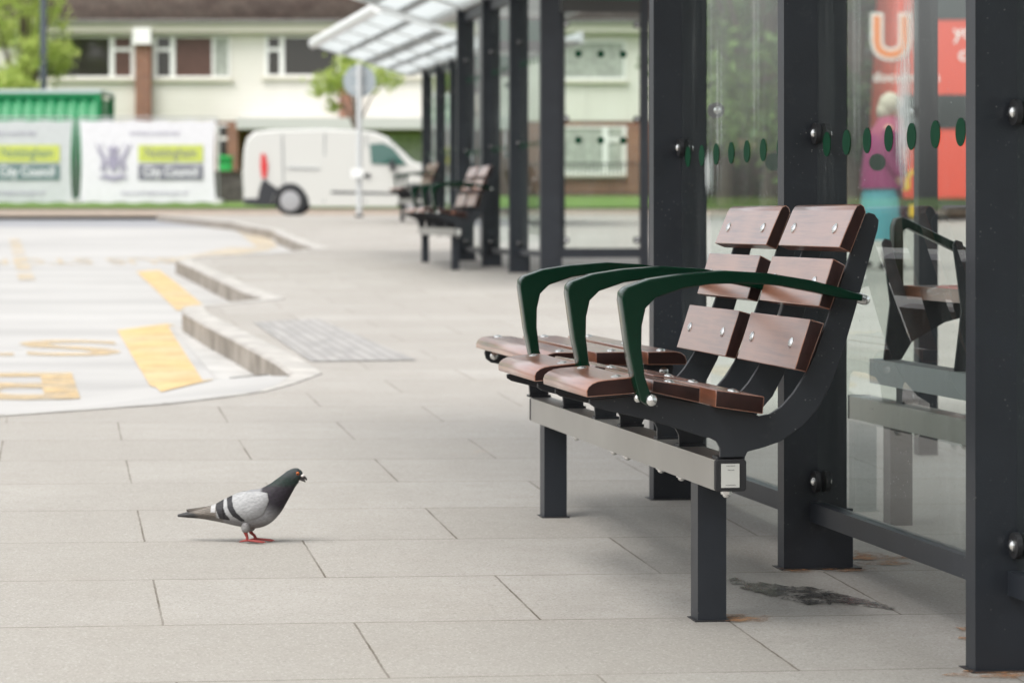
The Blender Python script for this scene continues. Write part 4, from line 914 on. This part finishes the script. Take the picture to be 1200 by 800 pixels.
# sign pole, lamp post
f = Frame(421, 50); r = f.root('sign_pole'); tag(r, 'pale grey pole with a round sign seen from behind, before the van', 'sign')
T = f.h(74); b = MB(); b.tube([(0, 0, -.1), (0, 0, T)], .052, 16); b.tube([(0, 0, .95), (0, 0, 1.0)], .056, 16); b.build('pole', M['pole'], r)
b = MB(); b.tube([(0, 0, -.05), (0, 0, .05)], .075, 16); b.build('base_collar', M['rubber'], r)
b = MB(); b.tube([(0, .07, f.h(95)), (0, .078, f.h(95))], .30, 36); sg = b.build('sign_disc', M['sign'], r)
b = MB()
for dz in (-.13, .13): b.box(-.12, .12, .055, .069, f.h(95) + dz - .02, f.h(95) + dz + .02)
b.build('bracket', M['pole'], sg)
b = MB(); b.box(-.14, .07, -.12, -.055, f.h(208), f.h(198), bev=.02); b.build('notice_plate', M['white'], r)
f = Frame(51, 74); r = f.root('lamp_post'); tag(r, 'dark blue-grey lamp post rising behind the green container', 'lamp post')
b = MB(); b.tube([(0, 0, -.1), (0, 0, 1.4), (0, 0, 1.41), (0, 0, 8.0)], [.13, .13, .1, .085], 14); b.build('column', M['lamppost'], r)
b = MB(); b.tube([(0, 0, 7.9), (0, -.2, 8.2), (0, -1.0, 8.35)], .04, 10); b.build('arm', M['lamppost'], r)
b = MB(); b.box(-.14, .14, -1.6, -.95, 8.28, 8.40, bev=.04); b.build('lantern', M['pole'], r)

# ------------------------------------------------------------------ trees
def tree(px, d, trunk_h, trunk_r, blobs, leaf, n, size, lab, cat='tree', seed=1, group='trees beyond the road', name='tree'):
    R = random.Random(seed); x, y = spot(px, d); g = ground(x, y); r = empty(name, (x, y, g), -TH); tag(r, lab, cat, group)
    b = MB(); top = max(q[2] for q in blobs)
    b.tube([(0, 0, -.15), (.04, 0, trunk_h * .5), (0, .05, trunk_h), (.05, 0, top)], [trunk_r * 1.25, trunk_r, trunk_r * .8, trunk_r * .2], 10)
    for (bx, by, bz, br) in blobs:
        b.tube([(0, 0, trunk_h * .8), (bx * .45, by * .45, trunk_h + (bz - trunk_h) * .4), (bx, by, bz)], [trunk_r * .5, trunk_r * .3, trunk_r * .1], 7)
    b.build('trunk', M['bark'], r)
    b = MB(); tot = sum(q[3] ** 2 for q in blobs)
    for (bx, by, bz, br) in blobs:
        m_ = max(4, int(n * br * br / tot / 14))
        for _ in range(m_):                                    # leaf clumps
            while True:
                v = Vector((R.uniform(-1, 1), R.uniform(-1, 1), R.uniform(-1, 1)))
                if .25 < v.length < 1: break
            v *= br * R.uniform(.75, 1.12); c = Vector((bx, by, bz)) + Vector((v.x, v.y, v.z * .85)); cr_ = br * R.uniform(.10, .26)
            for _ in range(14):
                p = c + Vector((R.gauss(0, cr_), R.gauss(0, cr_), R.gauss(0, cr_ * .8))); s_ = size * R.uniform(.6, 1.3)
                a = Vector((R.gauss(0, 1), R.gauss(0, 1), R.gauss(0, .7))).normalized(); e = a.orthogonal().normalized(); e.rotate(Matrix.Rotation(R.uniform(0, 6.3), 3, a)); w_ = a.cross(e)
                b.add([p - e * s_, p - w_ * s_ * .45, p + e * s_, p + w_ * s_ * .45], [(0, 1, 2, 3)])
    b.build('crown', leaf, r, recalc=False, smooth=0)
    return r
R0 = random.Random(3)
def blobs(w, h0, h1, br, n, seed, depth=1.0):
    R = random.Random(seed); o = []
    for _ in range(n):
        a = R.uniform(0, 2 * PI); q = math.sqrt(R.random()); o.append((w * q * math.cos(a), w * depth * q * math.sin(a), R.uniform(h0, h1), br * R.uniform(.7, 1.2)))
    return o
tree(28, 75, 2.4, .13, blobs(1.25, 3.0, 6.0, .62, 17, 5), M['leafyellow'], 6500, .085, 'yellow-green young tree behind the green container', seed=2)
tree(417, 70, 2.3, .07, [(-.75, 0, 3.0, .45), (-.3, .1, 3.3, .5), (.25, 0, 3.25, .5), (.85, -.1, 3.2, .42), (0, 0, 3.6, .35), (-.6, .2, 2.5, .25)], M['leafyellow'], 1800, .075, 'small yellow-green tree behind the round sign', seed=4)
specs = [(850, 66, 2.2, .16, 1.7, 2.2, 7.0, .8, 'leafgreen', 'mid-green tree seen through the glass just right of the terrace'),
         (905, 60, 2.4, .18, 2.0, 2.6, 7.6, .8, 'leafpale', 'pale green tree seen through the glass between two charcoal posts'),
         (905, 50, 1.6, .2, 1.5, 1.2, 6.6, .75, 'leafgreen', 'leafy green tree partly hidden by the charcoal post'),
         (1000, 44, 1.4, .22, 1.1, .6, 6.2, .6, 'leafdark', 'dark dense tree at the rear end of the red bus'),
         (960, 62, 2.4, .2, 2.4, 2.0, 8.0, .95, 'leafdark', 'dark-leaved tree behind the near shelter'),
         (1120, 60, 2.4, .2, 3.0, 2.0, 8.5, 1.0, 'leafgreen', 'tall green tree behind the red bus'),
         (1260, 64, 2.4, .2, 3.0, 2.0, 8.5, 1.0, 'leafdark', 'dark tree beyond the right edge of the bus')]
for i, (px, d, th_, tr_, w_, h0, h1, br, lf, lab) in enumerate(specs):
    tree(px, d, th_, tr_, blobs(w_, h0, h1, br, 20, 20 + i), M[lf], 6000, .12, lab, seed=30 + i)
# clipped hedge below the trees
x0 = None
R = random.Random(9); fx_ = Frame(880, 66); r = fx_.root('hedge'); tag(r, 'long dark hedge below the trees behind the shelters', 'hedge')
b = MB()
for _ in range(9000):
    p = Vector((R.uniform(fx_.x(770), fx_.x(1500)), R.uniform(0, 1.2), R.uniform(0, 1.25 + .2 * R.random()))); s_ = .09 * R.uniform(.6, 1.4)
    a = Vector((R.gauss(0, 1), R.gauss(0, 1), R.gauss(0, 1))).normalized(); e = a.orthogonal(); w_ = a.cross(e)
    b.add([p - e * s_, p - w_ * s_ * .5, p + e * s_, p + w_ * s_ * .5], [(0, 1, 2, 3)])
b.build('leaves', M['leafdark'], r, recalc=False, smooth=0)
b = MB(); b.box(fx_.x(772), fx_.x(1498), .25, .95, -.05, 1.1); b.build('stems', M['bark'], r)

# ------------------------------------------------------------------ bus beyond the glass
f = Frame(1046, 40); r = f.root('bus'); tag(r, 'red double-decker bus with big orange letter, beyond the glass', 'bus')
LB, WB, HB = 10.2, 2.5, 4.3; Z = f.h
def bprof(): return [(0.05, .32), (0, .9), (0, 1.6), (.05, 2.6), (.12, 3.9), (.3, 4.22), (.6, HB), (LB - .6, HB), (LB - .2, 4.15), (LB, 3.6), (LB, .5), (LB - .1, .32), (LB - 1.9, .32), (LB - 2.0, .75), (LB - 2.3, 1.02), (LB - 2.6, 1.02), (LB - 2.9, .75), (LB - 3.0, .32), (3.6, .32), (3.5, .75), (3.2, 1.02), (2.9, 1.02), (2.6, .75), (2.5, .32)]
b = MB(); b.prism(bprof(), 0, WB, bev=.05, seg=2); b.build('body', M['bus'], r)
def bwin(x0, x1, z0, z1):
    b = MB(); b.box(x0, x1, -.012, .06, z0, z1); w_ = b.build('window', M['buswin'], r)
    b = MB(); x = x0 + 1.5
    while x < x1 - .5: b.box(x, x + .06, -.016, -.0122, z0, z1); x += 1.5
    b.build('pillars', M['vanblack'], w_)
bwin(.15, LB - 1.5, Z(151), Z(111)); bwin(.3, LB - .3, 2.95, 3.7)
b = MB(); b.box(LB - 1.35, LB - .35, -.014, .05, .42, 2.25); b.build('door', M['buswin'], r)
b = MB(); b.box(0.1, LB - .2, .05, WB - .05, .2, .34); b.build('skirt', M['vanblack'], r)
for xw in (3.05, LB - 2.45):
    for y0, y1 in ((.01, .32), (WB - .32, WB - .01)):
        b = MB(); b.tube([(xw, y0, .48), (xw, y0 + .04, .48), (xw, y1 - .04, .48), (xw, y1, .48)], [.44, .48, .48, .44], 26); wl = b.build('wheel', M['tyre'], r)
        b = MB(); yo = y0 if y0 < 1 else y1; s_ = -1 if y0 < 1 else 1; b.tube([(xw, yo + s_ * .001, .48), (xw, yo + s_ * .02, .48)], [.27, .2], 22); b.build('hub', M['hub'], wl)
ux = f.x(1044)
text_mesh('lettering', 'U', .86, M['buswhite'], r, (ux, -.008, Z(46)), (PI / 2, 0, 0), .98, .003, .055)
text_mesh('lettering', 'U', .86, M['busorange'], r, (ux, -.016, Z(46)), (PI / 2, 0, 0), .98, .003, .012)
text_mesh('lettering', 'documents', .2, M['buswhite'], r, (f.x(1062), -.006, Z(91)), (PI / 2, 0, 0), 1.1, .002, .004)
text_mesh('lettering', 'your', .3, M['buswhite'], r, (f.x(1140), -.006, Z(38)), (PI / 2, 0, 0), 1, .002, .004)
text_mesh('lettering', 'city', .3, M['buswhite'], r, (f.x(1140), -.006, Z(64)), (PI / 2, 0, 0), 1, .002, .004)
b = MB(); b.prism([(f.x(1028), Z(196)), (f.x(1044), Z(186)), (f.x(1041), Z(181)), (f.x(1054), Z(182)), (f.x(1050), Z(194)), (f.x(1047), Z(190)), (f.x(1031), Z(201))], -.008, -.002); b.build('arrow', M['buswhite'], r)
b = MB(); b.prism([(f.x(1053), Z(218)), (f.x(1057), Z(212)), (f.x(1061), Z(214)), (f.x(1061), Z(203)), (f.x(1071), Z(198)), (f.x(1072), Z(203)), (f.x(1066), Z(207)), (f.x(1066), Z(222)), (f.x(1059), Z(223))], -.008, -.002); b.build('tick', M['busyellow'], r)
b = MB(); b.box(f.x(1066), f.x(1088), -.01, -.002, Z(254), Z(240)); b.build('warning_plate', M['busyellow'], r)

# ------------------------------------------------------------------ woman walking beyond the glass
f = Frame(1034, 22); r0 = f.root('person'); r0.rotation_euler[2] += .15; r0.scale = (.88,) * 3
tag(r0, 'person with pale hair, magenta jacket and turquoise skirt walking beyond the glass', 'person')
def loft(b, rows, n=20, mi=0):
    vs = [(cx + rx * math.cos(2 * PI * k / n), cy + ry * math.sin(2 * PI * k / n), z) for (cx, cy, z, rx, ry) in rows for k in range(n)]
    fs = [(i * n + k, i * n + (k + 1) % n, (i + 1) * n + (k + 1) % n, (i + 1) * n + k) for i in range(len(rows) - 1) for k in range(n)] + [tuple(range(n - 1, -1, -1)), tuple(range((len(rows) - 1) * n, len(rows) * n))]
    b.add(vs, fs, mi)
def skinned(name, verts, edges, radii, m, parent, lvl=2):
    me = bpy.data.meshes.new(name); me.from_pydata(verts, edges, []); o = bpy.data.objects.new(name, me); col.objects.link(o)
    md = o.modifiers.new('skin', 'SKIN'); o.modifiers.new('sub', 'SUBSURF').levels = lvl; o.modifiers['sub'].render_levels = lvl
    for i, q in enumerate(radii): me.skin_vertices[0].data[i].radius = (q, q) if not isinstance(q, tuple) else q
    me.skin_vertices[0].data[0].use_root = True
    bpy.context.view_layer.update(); dg = bpy.context.evaluated_depsgraph_get(); m2 = bpy.data.meshes.new_from_object(o.evaluated_get(dg)); bpy.data.objects.remove(o)
    m2.materials.clear(); m2.materials.append(m); m2.polygons.foreach_set('use_smooth', [True] * len(m2.polygons))
    q = bpy.data.objects.new(name, m2); col.objects.link(q); q.parent = parent; return q
# x is the walking direction (right); body from pelvis up, arms and legs with joints
V = [(0, 0, .84), (.01, 0, 1.02), (.03, 0, 1.20), (.05, 0, 1.31), (.07, 0, 1.37), (.10, 0, 1.47),
     (.03, -.15, 1.26), (-.03, -.19, 1.04), (.08, -.19, .84), (.11, -.19, .77), (.03, .15, 1.26), (.10, .19, 1.05), (.24, .17, .90), (.29, .16, .86),
     (.01, -.09, .80), (.12, -.09, .46), (.02, -.09, .09), (.14, -.09, .035), (-.01, .09, .80), (-.02, .09, .45), (-.22, .09, .12), (-.13, .09, .03)]
Ed = [(0, 1), (1, 2), (2, 3), (3, 4), (4, 5), (2, 6), (6, 7), (7, 8), (8, 9), (2, 10), (10, 11), (11, 12), (12, 13), (0, 14), (14, 15), (15, 16), (16, 17), (0, 18), (18, 19), (19, 20), (20, 21)]
Rd = [(.13, .16), (.12, .14), (.12, .16), .06, .05, .075, .07, .052, .036, .03, .07, .052, .036, .03, .095, .07, .045, .035, .095, .07, .045, .035]
body_o = skinned('body', V, Ed, Rd, M['skin'], r0)
b = MB(); b.ball((.105, 0, 1.475), .098, sx=1.02, sy=.85, sz=1.2, u=20, v=14); b.tube([(.195, 0, 1.49), (.228, 0, 1.455), (.2, 0, 1.445)], [.008, .016, .01], 8); b.build('head', M['skin'], body_o)
b = MB(); b.ball((.075, 0, 1.51), .108, sx=1.0, sy=.95, sz=1.05, u=18, v=12); b.ball((.02, 0, 1.45), .075, sz=1.2); b.build('hair', M['hair'], r0)
b = MB()
for s_ in (-1, 1): b.ball((.19, s_ * .035, 1.485), .012, 0)
b.build('eyes', M['pupil'], body_o)
b = MB(); loft(b, [(0, 0, .74, .20, .23), (.0, 0, .9, .19, .22), (.01, 0, 1.1, .17, .22), (.03, 0, 1.22, .16, .21), (.04, 0, 1.28, .13, .16), (.05, 0, 1.32, .08, .09)], 24); b.tube([(.03, -.19, 1.25), (-.03, -.215, 1.04), (.09, -.21, .86)], [.085, .068, .052], 12); b.tube([(.03, .19, 1.25), (.10, .215, 1.05), (.25, .19, .91)], [.085, .068, .052], 12); b.build('jacket', M['magenta'], r0)
b = MB(); loft(b, [(-.02, 0, .27, .20, .21), (-.01, 0, .42, .20, .22), (0, 0, .6, .195, .22), (0, 0, .76, .175, .21)], 24); b.build('skirt', M['teal'], r0)
b = MB(); loft(b, [(.05, 0, 1.12, .185, .235), (.05, 0, 1.2, .18, .235), (.05, 0, 1.27, .16, .2), (.06, 0, 1.33, .12, .13), (.06, 0, 1.38, .10, .10), (.07, 0, 1.40, .08, .08)], 22); b.build('scarf', M['pinkscarf'], r0)
b = MB(); b.tube([(.01, -.09, .82), (.13, -.09, .46), (.02, -.09, .10)], [.12, .088, .062], 14); b.tube([(-.01, .09, .82), (-.02, .09, .46), (-.225, .09, .14)], [.12, .088, .062], 14); b.build('trousers', M['maroon'], r0)
for x, y, z in ((.06, -.09, .04), (-.19, .09, .05)):
    b = MB(); b.ball((x, y, z), .06, sx=2.1, sy=.8, sz=.7); b.build('shoe', M['shoe'], r0)

# ------------------------------------------------------------------ camera, light, world
cam = bpy.data.cameras.new('camera'); co = bpy.data.objects.new('camera', cam); col.objects.link(co); sc.camera = co
co.location = (0, 0, ZC); co.rotation_euler = (PI / 2, 0, -TH)
cam.sensor_width = 36; cam.lens = F / 1200 * 36; cam.shift_y = -143 / 1200; cam.clip_end = 1500; cam.clip_start = .05
cam.dof.use_dof = True; cam.dof.focus_distance = 5.75; cam.dof.aperture_fstop = 5.6; cam.dof.aperture_blades = 9
EL, AZ = math.radians(60), math.radians(-128)       # sun direction: high, from the left
sun = bpy.data.lights.new('sun', 'SUN'); sun.energy = 1.1; sun.angle = math.radians(28); sun.color = (1, .96, .9)
so = bpy.data.objects.new('sun', sun); col.objects.link(so)
dv = Vector((math.sin(AZ) * math.cos(EL), math.cos(AZ) * math.cos(EL), math.sin(EL)))
so.rotation_euler = dv.to_track_quat('Z', 'Y').to_euler(); so.location = (0, 0, 20)
w = bpy.data.worlds.new('World'); sc.world = w; w.use_nodes = True; nt = w.node_tree
bg = nt.nodes['Background']; sky = nt.nodes.new('ShaderNodeTexSky'); sky.sky_type = 'NISHITA'; sky.sun_disc = False
sky.sun_elevation = EL; sky.sun_rotation = AZ; sky.air_density = 1.2; sky.dust_density = 4
hsv = nt.nodes.new('ShaderNodeHueSaturation'); hsv.inputs['Saturation'].default_value = .18; hsv.inputs['Value'].default_value = 1.0
nt.links.new(sky.outputs[0], hsv.inputs['Color']); nt.links.new(hsv.outputs[0], bg.inputs[0]); bg.inputs[1].default_value = .15
sc.view_settings.view_transform = 'Standard'; sc.view_settings.look = 'None'; sc.view_settings.exposure = .95; sc.view_settings.gamma = 1
sc.render.engine = 'CYCLES'
c = sc.cycles; c.use_denoising = True; c.transparent_max_bounces = 24; c.max_bounces = 8; c.glossy_bounces = 4; c.diffuse_bounces = 4; c.caustics_reflective = False; c.caustics_refractive = False
